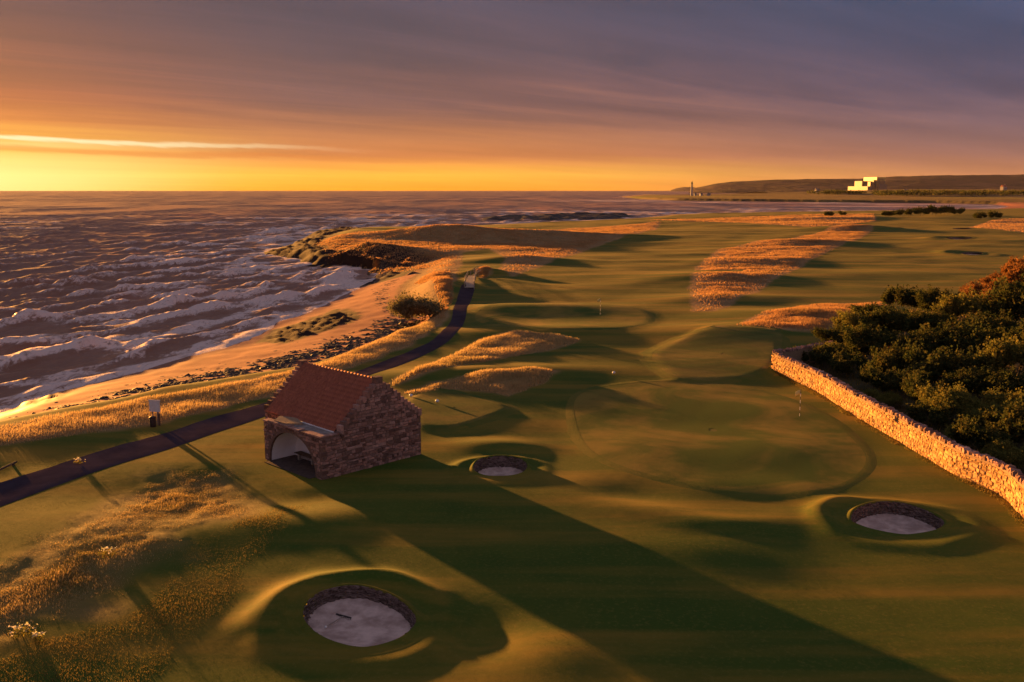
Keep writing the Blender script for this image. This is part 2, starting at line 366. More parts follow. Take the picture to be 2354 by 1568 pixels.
_ha, _hu, _hv = U(741, 1103.5)[:2], np.array([-.72138, .69254]), np.array([.69254, .72138])
HUT_PAD = np.array([_ha + _hv * a + _hu * b for a, b in ((-1.0, -.3), (8.7, -.3), (8.7, 9.5), (-1.0, 9.5))])

# bunkers: rim outlines; back of the rim is banked up
def bunker_outline(pts, zs): return np.array([U(x, y, z) for (x, y), z in zip(pts, zs)])
BK1 = bunker_outline([(696, 1408), (706, 1372), (745, 1344), (815, 1331), (882, 1346), (928, 1374), (956, 1408), (950, 1437), (912, 1466), (843, 1485), (778, 1474), (722, 1446)],
                     [.25, .4, .55, .6, .55, .4, .25, .1, .05, 0, .05, .12])
BK2 = bunker_outline([(1088, 1072), (1097, 1047), (1125, 1036), (1160, 1033), (1195, 1040), (1212, 1058), (1207, 1078), (1185, 1090), (1147, 1095), (1110, 1090)],
                     [.4, .7, .85, .9, .8, .5, .2, .05, 0, .1])
BK3 = bunker_outline([(1956, 1190), (1965, 1162), (2000, 1143), (2045, 1138), (2100, 1150), (2150, 1175), (2172, 1199), (2155, 1218), (2115, 1229), (2072, 1232), (2015, 1220), (1975, 1205)],
                     [.35, .6, .8, .85, .7, .45, .2, .08, .02, 0, .05, .15])
def far_bunker(px, py, w, hgt): return bunker_outline([(px + w / 2 * math.cos(t), py - hgt / 2 * math.sin(t)) for t in np.linspace(math.pi, -math.pi, 11)[:-1]], [.5 * max(0, math.sin(t)) for t in np.linspace(math.pi, -math.pi, 11)[:-1]])
BK4 = far_bunker(2235, 581, 50, 10); BK5 = far_bunker(2205, 548, 62, 7); BK6 = far_bunker(2212, 526, 46, 5); BK7 = far_bunker(2058, 524, 30, 4)
BUNKERS = [(BK1, .85), (BK2, 1.0), (BK3, 1.0), (BK4, .9), (BK5, .9), (BK6, .9), (BK7, .8)]

RINGS = [(B_[:, :2].mean(0), np.ptp(B_[:, 0]) / 2, np.ptp(B_[:, 1]) / 2, a, w0) for B_, a, w0 in ((BK1, .45, .33), (BK2, .26, .30), (BK3, .30, .30), (BK4, .5, .5), (BK5, .5, .5))]
# gentle hollows and mounds: px, py, half sizes in m (across, along), turn, height
HUMPS = [(1105, 1450, 1.7, 2.0, 0, -.26), (1290, 1500, 2.2, 2.2, 0, .16),
         (1140, 1024, 3.6, 1.8, 0, .32), (1330, 1115, 2.8, 2.5, 10, .10),
         (1890, 1150, 1.6, 3.0, 20, .18), (1800, 1152, 5, 1.8, -4, -.16),
         (1460, 1135, 3, 2.6, -20, -.14), (1500, 1180, 5.5, 1.8, -30, .24), (1700, 1205, 4.0, 1.2, 5, .12), (1640, 1265, 5, 2.4, -15, .22),
         (480, 1110, 7, 3.5, 25, -.30), (640, 1140, 5, 3.2, 25, -.30), (380, 1230, 6, 3.5, 30, .25), (720, 1200, 4, 2.5, 20, .16),
         (1290, 1010, 3.5, 6, 0, -.14), (1500, 960, 7, 5, 0, -.10), (1700, 1040, 7, 4, 0, .10),
         (1180, 768, 15, 5.5, 4, .55), (1110, 860, 11, 3.8, 10, .55),
         (1300, 715, 22, 8, 0, .5), (1180, 715, 10, 5, 0, .3),
         (1740, 770, 14, 8, 0, .9), (1850, 735, 14, 9, 0, 1.1),
         (1050, 548, 22, 12, 0, 4.2), (1130, 552, 12, 8, 0, 1.6), (830, 575, 16, 10, 0, 2.4), (930, 545, 26, 14, 0, 2.2), (1230, 545, 22, 12, 0, 1.6),
         (1112, 630, 5.5, 3.0, 0, 1.3), (1200, 600, 13, 8, 0, 1.3), (1400, 545, 30, 10, 0, 1.2),
         (1005, 668, 5.5, 14, 0, 1.8),
         (1650, 640, 14, 8, 0, .9), (1750, 600, 18, 10, 0, 1.0), (1850, 560, 22, 12, 0, 1.3), (1960, 528, 22, 12, 0, 2.2), (1660, 690, 12, 8, 0, .8),
         (1900, 504, 40, 16, 0, 1.4), (1985, 502, 26, 12, 0, 1.2), (2300, 510, 40, 12, 0, 1.0)]
def H(x, y, fine=True):
    x = np.asarray(x, float); y = np.asarray(y, float); r = np.hypot(x, y)
    dw = sdf(x, y, WATER); db = sdf(x, y, BANK)
    t = np.where(dw > 0, np.where(db > 0, 1.0, dw / np.maximum(dw - db, 1e-6)), 0)
    beach = SEA + t * (-1.75 - SEA) + np.where((dw > 0) & (db < 0), .10 * fbm(x / 2.5, y / 2.5, 2, 3), 0)
    deep = np.maximum(dw, -40) * .22
    inl = sstep(0, 1, db / np.clip(3.5 + (r - 60) * .03, 3.5, 25))
    z = np.where(dw > 0, beach, SEA + deep) + inl * 1.75
    und = .30 * fbm(x / 46, y / 40, 2, 5) + .15 * fbm(x / 13, y / 11, 2, 9)
    und = und + sstep(120, 300, r) * (.55 * fbm(x / 70, y / 40, 3, 21) + .17 * fbm(x / 17, y / 12, 2, 23))
    pd = sdf(x, y, PATH_POLY) if r.min() < 240 else np.full(x.shape, -99.)
    z = z + inl * und * np.where(r < 2000, 1, .3) * (.35 + .65 * sstep(.5, 6, -pd))
    for (px, py, rx, ry, rot, a) in HUMPS:
        c = U(px, py); ca, sa = math.cos(R(rot)), math.sin(R(rot))
        dx, dy = x - c[0], y - c[1]
        u = (dx * ca + dy * sa) / rx; v = (-dx * sa + dy * ca) / ry
        q = u * u + v * v
        z = z + a * np.exp(-q) * inl
    # banks thrown up round the bunkers, higher on the seaward side
    for c_, rx, ry, a, w0 in RINGS:
        dx, dy = (x - c_[0]) / rx, (y - c_[1]) / ry; q = np.sqrt(dx * dx + dy * dy) + 1e-6; q = q * (1 + .10 * vnoise(dx * .8 / q + c_[0], dy * .8 / q, 7) + .05 * vnoise(x / 2.0, y / 2.0, 8))
        side = .32 + .68 * sstep(-.3, .9, (dx * -.45 + dy * .89) / q)
        z = z + a * side * np.exp(-((q - 1.60) / w0) ** 2) * inl
    # raised greens and tees with short banks
    for poly, hgt, bw in ((GREEN1, .02, 1.6), (GREEN2, .12, 3.0), (TEE1, .22, 1.8), (TEE2, .16, .9)):
        z = z + hgt * sstep(-bw, .3, sdf(x, y, poly))
    # rocks on the shore and along the headland
    for poly, a, sc in ((REEF_POLY, .42, 2.2), (ROCK_L, .45, 1.6), (HEADROCK, .9, 5)):
        s = sstep(-1.0, 2.5, sdf(x, y, poly)); z = z + s * a * (np.abs(fbm(x / sc, y / sc, 3, 31)) * 2.2 - .25) * np.where(db < 4, 1, .3)
    # rising country beyond the bay
    z = z + sstep(2300, 4800, r) * sstep(0, 300, db) * (7 + 10 * sstep(300, 1900, x) + 5 * fbm(x / 500, y / 700, 3, 41))
    s = sstep(-4, 0, sdf(x, y, HUT_PAD)); z = z * (1 - s)
    if fine:
        rough = sstep(-1, 2, sdf(x, y, F_P1)); z = z + rough * .09 * fbm(x / 1.1, y / 1.1, 2, 51)
    return z
def Hs(x, y): return float(H(np.array([x]), np.array([y]))[0])
def HP(px, py, z0=0.0):
    """where the sight line through a picture point meets the land"""
    z = z0
    for _ in range(4):
        p = U(px, py, z); z = Hs(p[0], p[1])
    return Vector((*U(px, py, z)[:2], z))

# ---- ground sheet
NA, NR = 780, 760
ang = np.linspace(R(-56), R(56), NA); rad = np.geomspace(9.0, LAND_MAXR, NR)
A_, R_ = np.meshgrid(ang, rad); GX = (np.sin(A_) * R_).ravel(); GY = (np.cos(A_) * R_).ravel()
GZ = H(GX, GY)
def mask(poly, e, nx=3.0, na=.6): return sstep(-e, e, sdf(GX, GY, poly) + na * fbm(GX / nx, GY / nx, 2, 61))
m_f = np.zeros(len(GX))
for P_ in FESCUE:
    far_ = P_ is not F_P1
    m_f = np.maximum(m_f, mask(P_, .5 if far_ else 1.5, 3.0, .7 if far_ else 2.2) * (1 if far_ else .45))
m_f *= 1 - mask(F_P4GAP, .8)
m_g = np.maximum.reduce([sstep(-.25, .25, sdf(GX, GY, GREEN1)), sstep(-.5, .5, sdf(GX, GY, GREEN2)), .75 * sstep(-.2, .2, sdf(GX, GY, TEE1)), .75 * sstep(-.2, .2, sdf(GX, GY, TEE2))])
db_ = sdf(GX, GY, BANK); dw_ = sdf(GX, GY, WATER)
m_s = sstep(.8, -.8, db_ - np.where(np.hypot(GX, GY) < 150, 2.6, 0) + .7 * fbm(GX / 2.2, GY / 2.2, 2, 71)) * np.where(np.hypot(GX, GY) < 420, 1, .35)
m_s = np.where((np.hypot(GX, GY) > 1200) & (GX > 380), sstep(40, -5, db_), m_s)
m_s = m_s * (1 - sstep(-9, -1, sdf(GX, GY, HEADROCK)) * np.where(sdf(GX, GY, UL([(840, 660), (880, 600), (975, 600), (975, 660)], -2.5)) > 0, 0, 1))
m_r = np.maximum.reduce([mask(REEF_POLY, 1.2, 2, 1.5), mask(ROCK_L, .6, 1.5, .8), sstep(-2, 3, sdf(GX, GY, HEADROCK) + 5 + 4 * fbm(GX / 9, GY / 9, 3, 77)) * sstep(24, 10, db_)]); m_r = np.clip(m_r * 1.5, 0, 1)
m_w = sstep(5.5, .5, dw_ + 1.2 * fbm(GX / 5, GY / 5, 2, 81))
m_c = sstep(-.5, 1.5, sdf(GX, GY, COPSE)); GR = np.hypot(GX, GY)
farm = sstep(1100, 1500, GR); m_c = np.maximum(m_c, farm * sstep(-.35, .1, fbm(GX / 260, GY / 420, 3, 83))); m_f = np.maximum(m_f, farm * .6 * sstep(0, .3, fbm(GX / 330, GY / 500, 3, 85)))
keep = np.ones((NR - 1, NA - 1), bool)
cxm = (GX.reshape(NR, NA)[:-1, :-1] + GX.reshape(NR, NA)[1:, 1:]) / 2; cym = (GY.reshape(NR, NA)[:-1, :-1] + GY.reshape(NR, NA)[1:, 1:]) / 2
for B_, dp in BUNKERS:
    c = B_[:, :2].mean(0); P_ = c + (B_[:, :2] - c) * 1.10
    near = (np.abs(cxm - c[0]) < 20) & (np.abs(cym - c[1]) < 20)
    ii = np.where(near); keep[ii] &= ~(sdf(cxm[ii], cym[ii], P_) > 0)
far_sea = (sdf(cxm.ravel(), cym.ravel(), WATER) < -80).reshape(keep.shape); keep &= ~far_sea
idx = np.arange(NR * NA).reshape(NR, NA)
F_ = np.stack([idx[:-1, :-1], idx[:-1, 1:], idx[1:, 1:], idx[1:, :-1]], -1)[keep]
me = mesh_np('ground', np.stack([GX, GY, GZ], 1), F_, {'m1': np.stack([m_f, m_g, m_s], 1), 'm2': np.stack([m_r, m_w, m_c], 1)})

gm, t, out = new_mat('links_ground')
pos = t.node('ShaderNodeNewGeometry').outputs['Position']
a1 = t.sep(t.attr('m1')); a2 = t.sep(t.attr('m2'))
n_big = t.noise(pos, .05, 4, .6); n_mid = t.noise(pos, .35, 4, .6); n_fin = t.noise(pos, 5.0, 5, .7); n_mow = t.noise(t.mapping(pos, rot=(0, 0, R(20)), scale=(.02, .22, 1)), 1, 4, .6)
turf = t.mix(t.rng(n_big, .35, .65), (.040, .084, .010), (.080, .104, .013))
turf = t.mix(t.math('MULTIPLY', t.rng(n_mow, .42, .66), .75), turf, (.23, .15, .022))
turf = t.mix(t.math('MULTIPLY', t.rng(n_mid, .45, .75), .35), turf, (.030, .068, .009))
turf = t.mix(t.math('MULTIPLY', t.rng(n_fin, .48, .75), .42), turf, (.20, .16, .035))
grn = t.mix(t.rng(t.noise(pos, .11, 4, .6, dist=.6), .38, .62), (.085, .098, .024), (.22, .155, .055))
grn = t.mix(t.math('MULTIPLY', t.rng(n_fin, .5, .8), .2), grn, (.20, .15, .07))
fes = t.mix(t.rng(n_mid, .3, .7), (.34, .21, .095), (.24, .155, .065)); fes = t.mix(t.math('MULTIPLY', t.rng(n_fin, .45, .75), .6), fes, (.13, .095, .038))
snd = t.mix(t.rng(n_mid, .3, .7), (.40, .15, .085), (.32, .115, .066)); snd = t.mix(t.math('MULTIPLY', t.rng(n_fin, .48, .72), .6), snd, (.16, .065, .042))
snd = t.mix(t.math('MULTIPLY', a2[1], .7), snd, (.16, .075, .05))
rck = t.mix(t.rng(n_mid, .3, .7), (.036, .018, .012), (.020, .011, .009)); rck = t.mix(t.math('MULTIPLY', t.rng(n_fin, .5, .8), .5), rck, (.055, .028, .018))
col = t.mix(a1[1], turf, grn); col = t.mix(a1[0], col, fes); col = t.mix(a2[2], col, t.mix(t.rng(n_mid, .4, .7), (.05, .045, .02), (.10, .07, .03)))
col = t.mix(a1[2], col, snd); col = t.mix(a2[0], col, rck)
kf = t.math('SUBTRACT', t.math('ADD', .24, t.math('MULTIPLY', a1[0], 1.5)), t.math('MULTIPLY', a1[1], .35))
kf = t.math('MULTIPLY', kf, t.math('SUBTRACT', 1.0, t.math('MULTIPLY', a1[2], .45)))
geo = t.node('ShaderNodeNewGeometry')
nf = t.vmath('SCALE', t.vmath('SUBTRACT', t.noise(pos, 32, 2, .6, out=1), (.5, .5, .5)), kf)
nm_ = t.vmath('SCALE', t.vmath('SUBTRACT', t.noise(pos, 1.6, 3, .6, out=1), (.5, .5, .5)), t.math('MULTIPLY', kf, .16))
nrm = t.vmath('NORMALIZE', t.vmath('ADD', t.vmath('ADD', geo.outputs['Normal'], nf), nm_))
rgh = t.math('SUBTRACT', .95, t.math('MULTIPLY', t.math('MULTIPLY', a2[1], a1[2]), .5))
gb = pbsdf(t, out, col, rgh, .12, nrm)
grassy = t.math('MULTIPLY', t.math('SUBTRACT', 1.0, a1[2]), t.math('SUBTRACT', 1.0, a2[0]))
t.put(gb.inputs['Sheen Weight'], t.math('MULTIPLY', grassy, .022)); gb.inputs['Sheen Roughness'].default_value = .45; gb.inputs['Sheen Tint'].default_value = (.95, .62, .16, 1)
M['ground'] = gm
g = link('ground', me, gm, smooth=True); tag(g, kind='structure')

# ---- path
pm, t, out = new_mat('worn_asphalt')
pos = t.node('ShaderNodeNewGeometry').outputs['Position']
c = t.mix(t.rng(t.noise(pos, .5, 5, .6), .3, .7), (.066, .050, .066), (.044, .034, .048)); c = t.mix(t.math('MULTIPLY', t.rng(t.noise(pos, 6, 4, .7), .55, .75), .5), c, (.058, .045, .06))
pbsdf(t, out, c, 1.0, .0, fuzz_normal(t, pos, 30, .1))
PL, PR = smooth_line(PATH_L, 14), smooth_line(PATH_R, 14); NC = 9
u_ = np.linspace(0, 1, NC)
jit = .12 * fbm(np.arange(len(PL)) / 3.1, np.zeros(len(PL)), 2, 91)
PLj = PL + (PL - PR) / np.linalg.norm(PL - PR, axis=1, keepdims=True) * jit[:, None]
PX = PLj[:, None, :] * (1 - u_)[None, :, None] + PR[:, None, :] * u_[None, :, None]
PXf = PX.reshape(-1, 2); pz = H(PXf[:, 0], PXf[:, 1]) + .03
pz = pz + np.tile(np.where((u_ == 0) | (u_ == 1), -.022, 0), len(PL))
ip = np.arange(len(PXf)).reshape(len(PL), NC)
F_ = np.stack([ip[:-1, :-1], ip[:-1, 1:], ip[1:, 1:], ip[1:, :-1]], -1).reshape(-1, 4)
tag(link('path', mesh_np('path', np.column_stack([PXf, pz]), F_), pm, smooth=True), kind='structure')

# ---- mown surfaces: greens and tees as thin sheets with a collar that stands a little prouder
def mown(name, poly, mat, collar, cw=.5):
    B = smooth_line(poly, 4, True) if len(poly) < 40 else poly; c = B.mean(0); n = len(B); fr = np.concatenate([np.linspace(.03, .97, 26), [.985, 1.0]])
    xy = (c + (B - c)[None] * fr[:, None, None]).reshape(-1, 2); z = H(xy[:, 0], xy[:, 1]) + .014
    i = np.arange(len(xy)).reshape(len(fr), n); i = np.column_stack([i, i[:, 0]])
    F = np.stack([i[:-1, :-1], i[:-1, 1:], i[1:, 1:], i[1:, :-1]], -1).reshape(-1, 4)
    V = np.vstack([np.column_stack([xy, z]), [[c[0], c[1], Hs(*c) + .014]]]); me_ = mesh_np(name, V, F)
    tag(link(name, me_, mat, smooth=True), kind='structure')
    rr = np.linalg.norm(B - c, axis=1)[:, None]; rows = []
    for d_, up in ((-.05, .020), (.02, .020), (cw * .8, .018), (cw * 1.4, .013), (cw * 3, -.006)):
        q = B + (B - c) / rr * d_; rows.append(np.column_stack([q, H(q[:, 0], q[:, 1]) + up]))
    V = np.concatenate(rows); i = np.arange(len(V)).reshape(5, n); i = np.column_stack([i, i[:, 0]])
    F = np.stack([i[:-1, :-1], i[:-1, 1:], i[1:, 1:], i[1:, :-1]], -1).reshape(-1, 4)
    tag(link('collar', mesh_np('collar', V, F), collar, smooth=True), kind='structure')
def turf_mat(name, a, b, c_, k, mow=0.0, rot=30):
    m, t, out = new_mat(name); pos = t.node('ShaderNodeNewGeometry').outputs['Position']
    col = t.mix(t.rng(t.noise(pos, .10, 4, .6, dist=.8), .38, .62), a, b); col = t.mix(t.math('MULTIPLY', t.rng(t.noise(pos, .45, 4, .6), .5, .75), .5), col, c_)
    if mow:
        wv_ = t.node('ShaderNodeTexWave', wave_profile='SIN'); t.put(wv_.inputs['Vector'], t.mapping(pos, rot=(0, 0, R(rot)))); wv_.inputs['Scale'].default_value = .11; wv_.inputs['Distortion'].default_value = .6; wv_.inputs['Detail'].default_value = 2
        col = t.vmath('SCALE', col, t.math('ADD', 1 - mow / 2, t.math('MULTIPLY', wv_.outputs['Fac'], mow)))
    b_ = pbsdf(t, out, col, .9, .12, fuzz_normal(t, pos, 16, k)); b_.inputs['Sheen Weight'].default_value = .02; b_.inputs['Sheen Roughness'].default_value = .45; b_.inputs['Sheen Tint'].default_value = (.95, .62, .16, 1); return m
gm_ = turf_mat('putting_turf', (.042, .084, .010), (.19, .145, .026), (.034, .072, .009), .22, .10)
cm_ = turf_mat('collar_turf', (.055, .092, .012), (.12, .115, .018), (.045, .08, .01), .45)
tm_ = turf_mat('tee_turf', (.06, .09, .014), (.16, .13, .026), (.05, .08, .013), .26, .18, 70)
mown('putting_green', GREEN1, gm_, cm_, .3); mown('putting_green', GREEN2, gm_, cm_, .5); mown('tee', TEE1, tm_, cm_, .5); mown('tee', TEE2, tm_, cm_, .35)

# ---- sea
SNA, SNR = 520, 620
sa_ = np.linspace(R(-48), R(50), SNA); sr_ = np.concatenate([np.geomspace(48, 2600, SNR - 40), np.geomspace(2650, 20000, 40)])
A_, R_ = np.meshgrid(sa_, sr_); SX = (np.sin(A_) * R_).ravel(); SY = (np.cos(A_) * R_).ravel(); SR = R_.ravel()
sdw = -sdf(SX, SY, WATER)                         # distance out from the shore
hh = np.zeros(len(SX)); sl2 = 0
for k in range(60):
    lam = 2.2 * (9.5 ** rng.random()); th = R(-22) + rng.normal() * R(12); kk = 2 * math.pi / lam
    am = lam ** .72; ph = rng.random() * 6.28
    vis = sstep(.0, 1.0, lam / (SR * .011 + .01) - .8)   # leave out what the sheet is too coarse for
    ph_ = kk * (SX * math.cos(th) + SY * math.sin(th)) + ph + .9 * fbm(SX / 45, SY / 45, 2, k)
    hh += am * vis * (np.sin(ph_) if k % 3 == 0 else (1.25 - 1.97 * np.abs(np.sin(ph_ / 2)))); sl2 += am * am / 2
hh /= math.sqrt(sl2)
hh = np.where(hh > 0, hh ** 1.0 * (1 + .35 * np.clip(hh, 0, 2.2)), hh * .75)
ampw = .42 * sstep(-2, 9, sdw) * sstep(2400, 500, SR) + .05
bay = sstep(330, 700, SX + 0 * SY) ; ampw = ampw * (1 - .8 * bay)
SZ = SEA + hh * ampw
crest = sstep(.75, 1.9, hh + .55 * fbm(SX / 7, SY / 7, 3, 101))
ca, sa2 = math.cos(R(-20)), math.sin(R(-20)); uu = SX * ca + SY * sa2; vv = -SX * sa2 + SY * ca
veil = fbm(uu / 5 + .8 * fbm(SX / 9, SY / 9, 2, 111), vv / 14, 4, 103)
nearsh = sstep(62, 6, sdw + 26 * fbm(SX / 30, SY / 30, 2, 105)) * sstep(900, 500, SR)
foam = np.clip(crest * (.30 + .5 * sstep(120, 15, sdw)) * sstep(1000, 250, SR) + .95 * nearsh * sstep(-.25, .5, veil + .22 * hh), 0, 1)
foam = np.maximum(foam, sstep(3.2, .4, sdw + 1.5 * fbm(SX / 4, SY / 4, 2, 107)) * .95)
# lines of surf running in towards the far point
surf = sstep(.06, .32, fbm(SX / 95, SY / 26, 4, 109)) * sstep(420, 800, SR) * sstep(2600, 2000, SR) * sstep(520, 60, np.abs(sdw - 20)) * .95
foam = np.maximum(foam, surf)
ir = np.arange(SNR * SNA).reshape(SNR, SNA)
F_ = np.stack([ir[:-1, :-1], ir[:-1, 1:], ir[1:, 1:], ir[1:, :-1]], -1)
ks = (sdw.reshape(SNR, SNA)[:-1, :-1] > -12); F_ = F_[ks]
me = mesh_np('sea', np.stack([SX, SY, SZ], 1), F_, {'foam': np.stack([foam, foam, foam], 1)})
sm, t, out = new_mat('sea_water')
pos = t.node('ShaderNodeNewGeometry').outputs['Position']; geo = t.node('ShaderNodeNewGeometry')
wv = t.mapping(pos, rot=(0, 0, R(20)), scale=(1, .35, 1))
d1 = t.vmath('SUBTRACT', t.noise(wv, .9, 4, .6, out=1), (.5, .5, .5)); d2 = t.vmath('SUBTRACT', t.noise(t.mapping(pos, rot=(0, 0, R(20)), scale=(.10, .035, 1)), 1, 4, .6, out=1), (.5, .5, .5))
off = t.vmath('MULTIPLY', t.vmath('ADD', t.vmath('SCALE', d1, .7), t.vmath('SCALE', d2, .42)), (1, 1, .2))
d3 = t.vmath('SUBTRACT', t.noise(t.mapping(pos, rot=(0, 0, R(20)), scale=(.013, .004, 1)), 1, 5, .65, out=1), (.5, .5, .5))
off = t.vmath('ADD', off, t.vmath('MULTIPLY', t.vmath('SCALE', d3, .9), (1, 1, .2)))
nrm = t.vmath('NORMALIZE', t.vmath('ADD', geo.outputs['Normal'], off))
fo = t.sep(t.attr('foam'))[0]
fn = t.noise(t.mapping(pos, rot=(0, 0, R(20)), scale=(1.3, .42, 1)), 1, 8, .76, dist=1.0)
fm = t.rng(t.math('ADD', fo, t.math('MULTIPLY', t.math('MULTIPLY', t.math('SUBTRACT', fn, .5), 3.6), t.math('MULTIPLY', fo, 2.5, clamp=True))), .22, .95)
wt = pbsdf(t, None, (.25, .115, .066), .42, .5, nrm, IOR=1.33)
fb = pbsdf(t, None, (.78, .61, .54), .9, .1, t.vmath('NORMALIZE', t.vmath('ADD', nrm, t.vmath('SCALE', t.vmath('SUBTRACT', t.noise(pos, 9, 3, .6, out=1), (.5, .5, .5)), 2.6))))
mx = t.node('ShaderNodeMixShader'); t.l.new(fm, mx.inputs[0]); t.l.new(wt.outputs[0], mx.inputs[1]); t.l.new(fb.outputs[0], mx.inputs[2]); t.l.new(mx.outputs[0], out.inputs[0])
tag(link('sea', me, sm, smooth=True), kind='structure')

#MORE
# ------------------------------------------------------------------ far country
def hill(name, prof, Y, depth, mat, seed):
    """a ridge with real depth: crest along a profile, falling to the front and to the back"""
    P_ = np.array([AT(x, y, Y)[[0, 2]] for x, y in prof]); xs = np.linspace(P_[0, 0], P_[-1, 0], 150)
    cz = np.interp(xs, P_[:, 0], P_[:, 1]); ts = np.linspace(-1, .8, 34); V = []
    for tt in ts:
        fall = np.exp(-(tt * 1.75) ** 2) if tt < 0 else np.exp(-(tt * 1.3) ** 2)
        yy = Y + tt * depth + 0 * xs
        nz = fbm(xs / (depth * .16), yy / (depth * .16), 4, seed) * (cz - SEA) * .16 * (1 - fall) + fbm(xs / (depth * .05), yy / (depth * .05), 3, seed + 3) * (cz - SEA) * .03
        V.append(np.stack([xs * (yy / Y), yy, SEA - 4 + (cz - SEA + 4) * fall + nz], 1))
    V = np.concatenate(V); i = np.arange(len(V)).reshape(len(ts), len(xs))
    F = np.stack([i[:-1, :-1], i[:-1, 1:], i[1:, 1:], i[1:, :-1]], -1).reshape(-1, 4)
    o = link(name, mesh_np(name, V, F), mat, smooth=True); tag(o, kind='structure'); return o
hm, t, out = new_mat('hill_fields')
pos = t.node('ShaderNodeNewGeometry').outputs['Position']
vo = t.node('ShaderNodeTexVoronoi'); t.put(vo.inputs['Vector'], t.mapping(pos, scale=(.0022, .0012, .003))); vo.inputs['Scale'].default_value = 1
c = t.mix(t.sep(vo.outputs['Color'])[0], (.055, .036, .028), (.13, .075, .05)); c = t.mix(t.rng(t.noise(pos, .004, 4, .6), .45, .62), c, (.04, .03, .024))
pbsdf(t, out, c, .95, .05, fuzz_normal(t, pos, .02, .8)); M['hill'] = hm
hill('hill', [(1585, 437), (1600, 431.5), (1618, 428), (1645, 422), (1680, 418), (1760, 414), (1870, 411.5), (1975, 411), (2060, 406), (2150, 403), (2250, 402.5), (2354, 401.5), (2500, 400), (2700, 404)], 8200, 2200, hm, 201)
hill('headland', [(1542, 437), (1555, 432.5), (1572, 430), (1590, 430), (1608, 433), (1640, 437)], 14000, 1500, hm, 221)

# lighthouse on the point
LH = AT(1590, 444.5, 2840); lz = Hs(LH[0], LH[1])
lh = empty('lighthouse', (LH[0], LH[1], max(lz, -3)), 0)
tag(lh, 'tall slender pale lighthouse standing on the low point beyond the bay', 'lighthouse')
ht = float(AT(1590, 417, 2840)[2] - lh.location.z)
def lathe(name, prof, mat, parent, n=24):
    mb = MB(); V = []; F = []
    for r_, z_ in prof:
        for k in range(n): V.append((r_ * math.cos(2 * math.pi * k / n), r_ * math.sin(2 * math.pi * k / n), z_))
    for i in range(len(prof) - 1):
        for k in range(n): F.append((i * n + k, i * n + (k + 1) % n, (i + 1) * n + (k + 1) % n, (i + 1) * n + k))
    F.append(tuple(range(n))[::-1]); F.append(tuple((len(prof) - 1) * n + k for k in range(n)))
    return mb.add(V, F).build(name, mat, parent, True)
lathe('tower', [(4.2, -2), (3.6, 2), (2.9, ht * .45), (2.35, ht * .80), (2.9, ht * .815), (2.9, ht * .83)], M['lime'], lh)
lathe('gallery', [(3.4, ht * .83), (3.4, ht * .845), (3.3, ht * .875), (3.2, ht * .875)], M['dark_metal'], lh)
ln = lathe('lantern', [(2.0, ht * .845), (2.0, ht * .935)], M['glass'], lh); lathe('dome', [(2.3, ht * .935), (1.9, ht * .965), (.8, ht * .985), (.15, ht)], M['dark_metal'], ln)

def house(px, py, Y, wpx, hpx, roof, label, rz=.5, wallmat='lime', dep=.7):
    p = AT(px, py, Y); W_ = wpx * Y / FPX; Hh = hpx * Y / FPX; z0 = min(float(p[2]), Hs(p[0], p[1]) + 1)
    hgt = float(p[2]) + Hh - z0; e = empty('house', (p[0], p[1], z0 - 1), rz); tag(e, label, 'house', 'houses beyond the bay')
    d = W_ * dep; ev = 1 + hgt * .62
    MB().box(-W_ / 2, W_ / 2, -d / 2, d / 2, 0, ev).build('wall', M[wallmat], e)
    mb = MB(); o_ = W_ * .04
    mb.add([(-W_ / 2 - o_, -d / 2 - o_, ev - .1), (W_ / 2 + o_, -d / 2 - o_, ev - .1), (W_ / 2 + o_, d / 2 + o_, ev - .1), (-W_ / 2 - o_, d / 2 + o_, ev - .1), (-W_ / 2 - o_, 0, 1 + hgt), (W_ / 2 + o_, 0, 1 + hgt)],
           [(0, 1, 5, 4), (2, 3, 4, 5), (0, 4, 3), (1, 2, 5), (0, 3, 2, 1)])
    rf = mb.build('roof', M[roof], e)
    MB().box(W_ * .28, W_ * .38, -W_ * .05, W_ * .05, 1 + hgt * .85, 1 + hgt * 1.15).build('chimney', M['concrete'], rf)
    for k in (-.25, .05, .28): MB().box(W_ * k - W_ * .05, W_ * k + W_ * .05, -d / 2 - .15, -d / 2 + .1, 1 + hgt * .2, 1 + hgt * .42).build('window', M['glass'], e)
    return e
house(1598, 446, 2800, 5, 3, 'roof_grey', 'low pale house just right of the lighthouse foot')
house(1612, 446, 2780, 6, 2.6, 'roof_grey', 'long low house, second to the right of the lighthouse', .2)
house(1629, 446, 2760, 7, 2.8, 'roof_grey', 'pale house farthest right of the lighthouse cluster', .3)
house(1878, 437, 3600, 8, 4, 'roof_grey', 'small white house on the shore between lighthouse and power station', .4)
house(2082, 440.5, 3300, 10, 5, 'roof_grey', 'pale farmhouse on the ridge right of the power station', .3)
house(2307, 430, 3800, 12, 5, 'tile', 'sunlit house high on the right shoulder of the hills', .45)
house(2294, 464, 1900, 7, 5, 'roof_grey', 'small pale beach house at the head of the bay', .4)
house(2212, 461, 2150, 6, 3, 'roof_grey', 'tiny pale hut behind the far beach of the bay', .4)

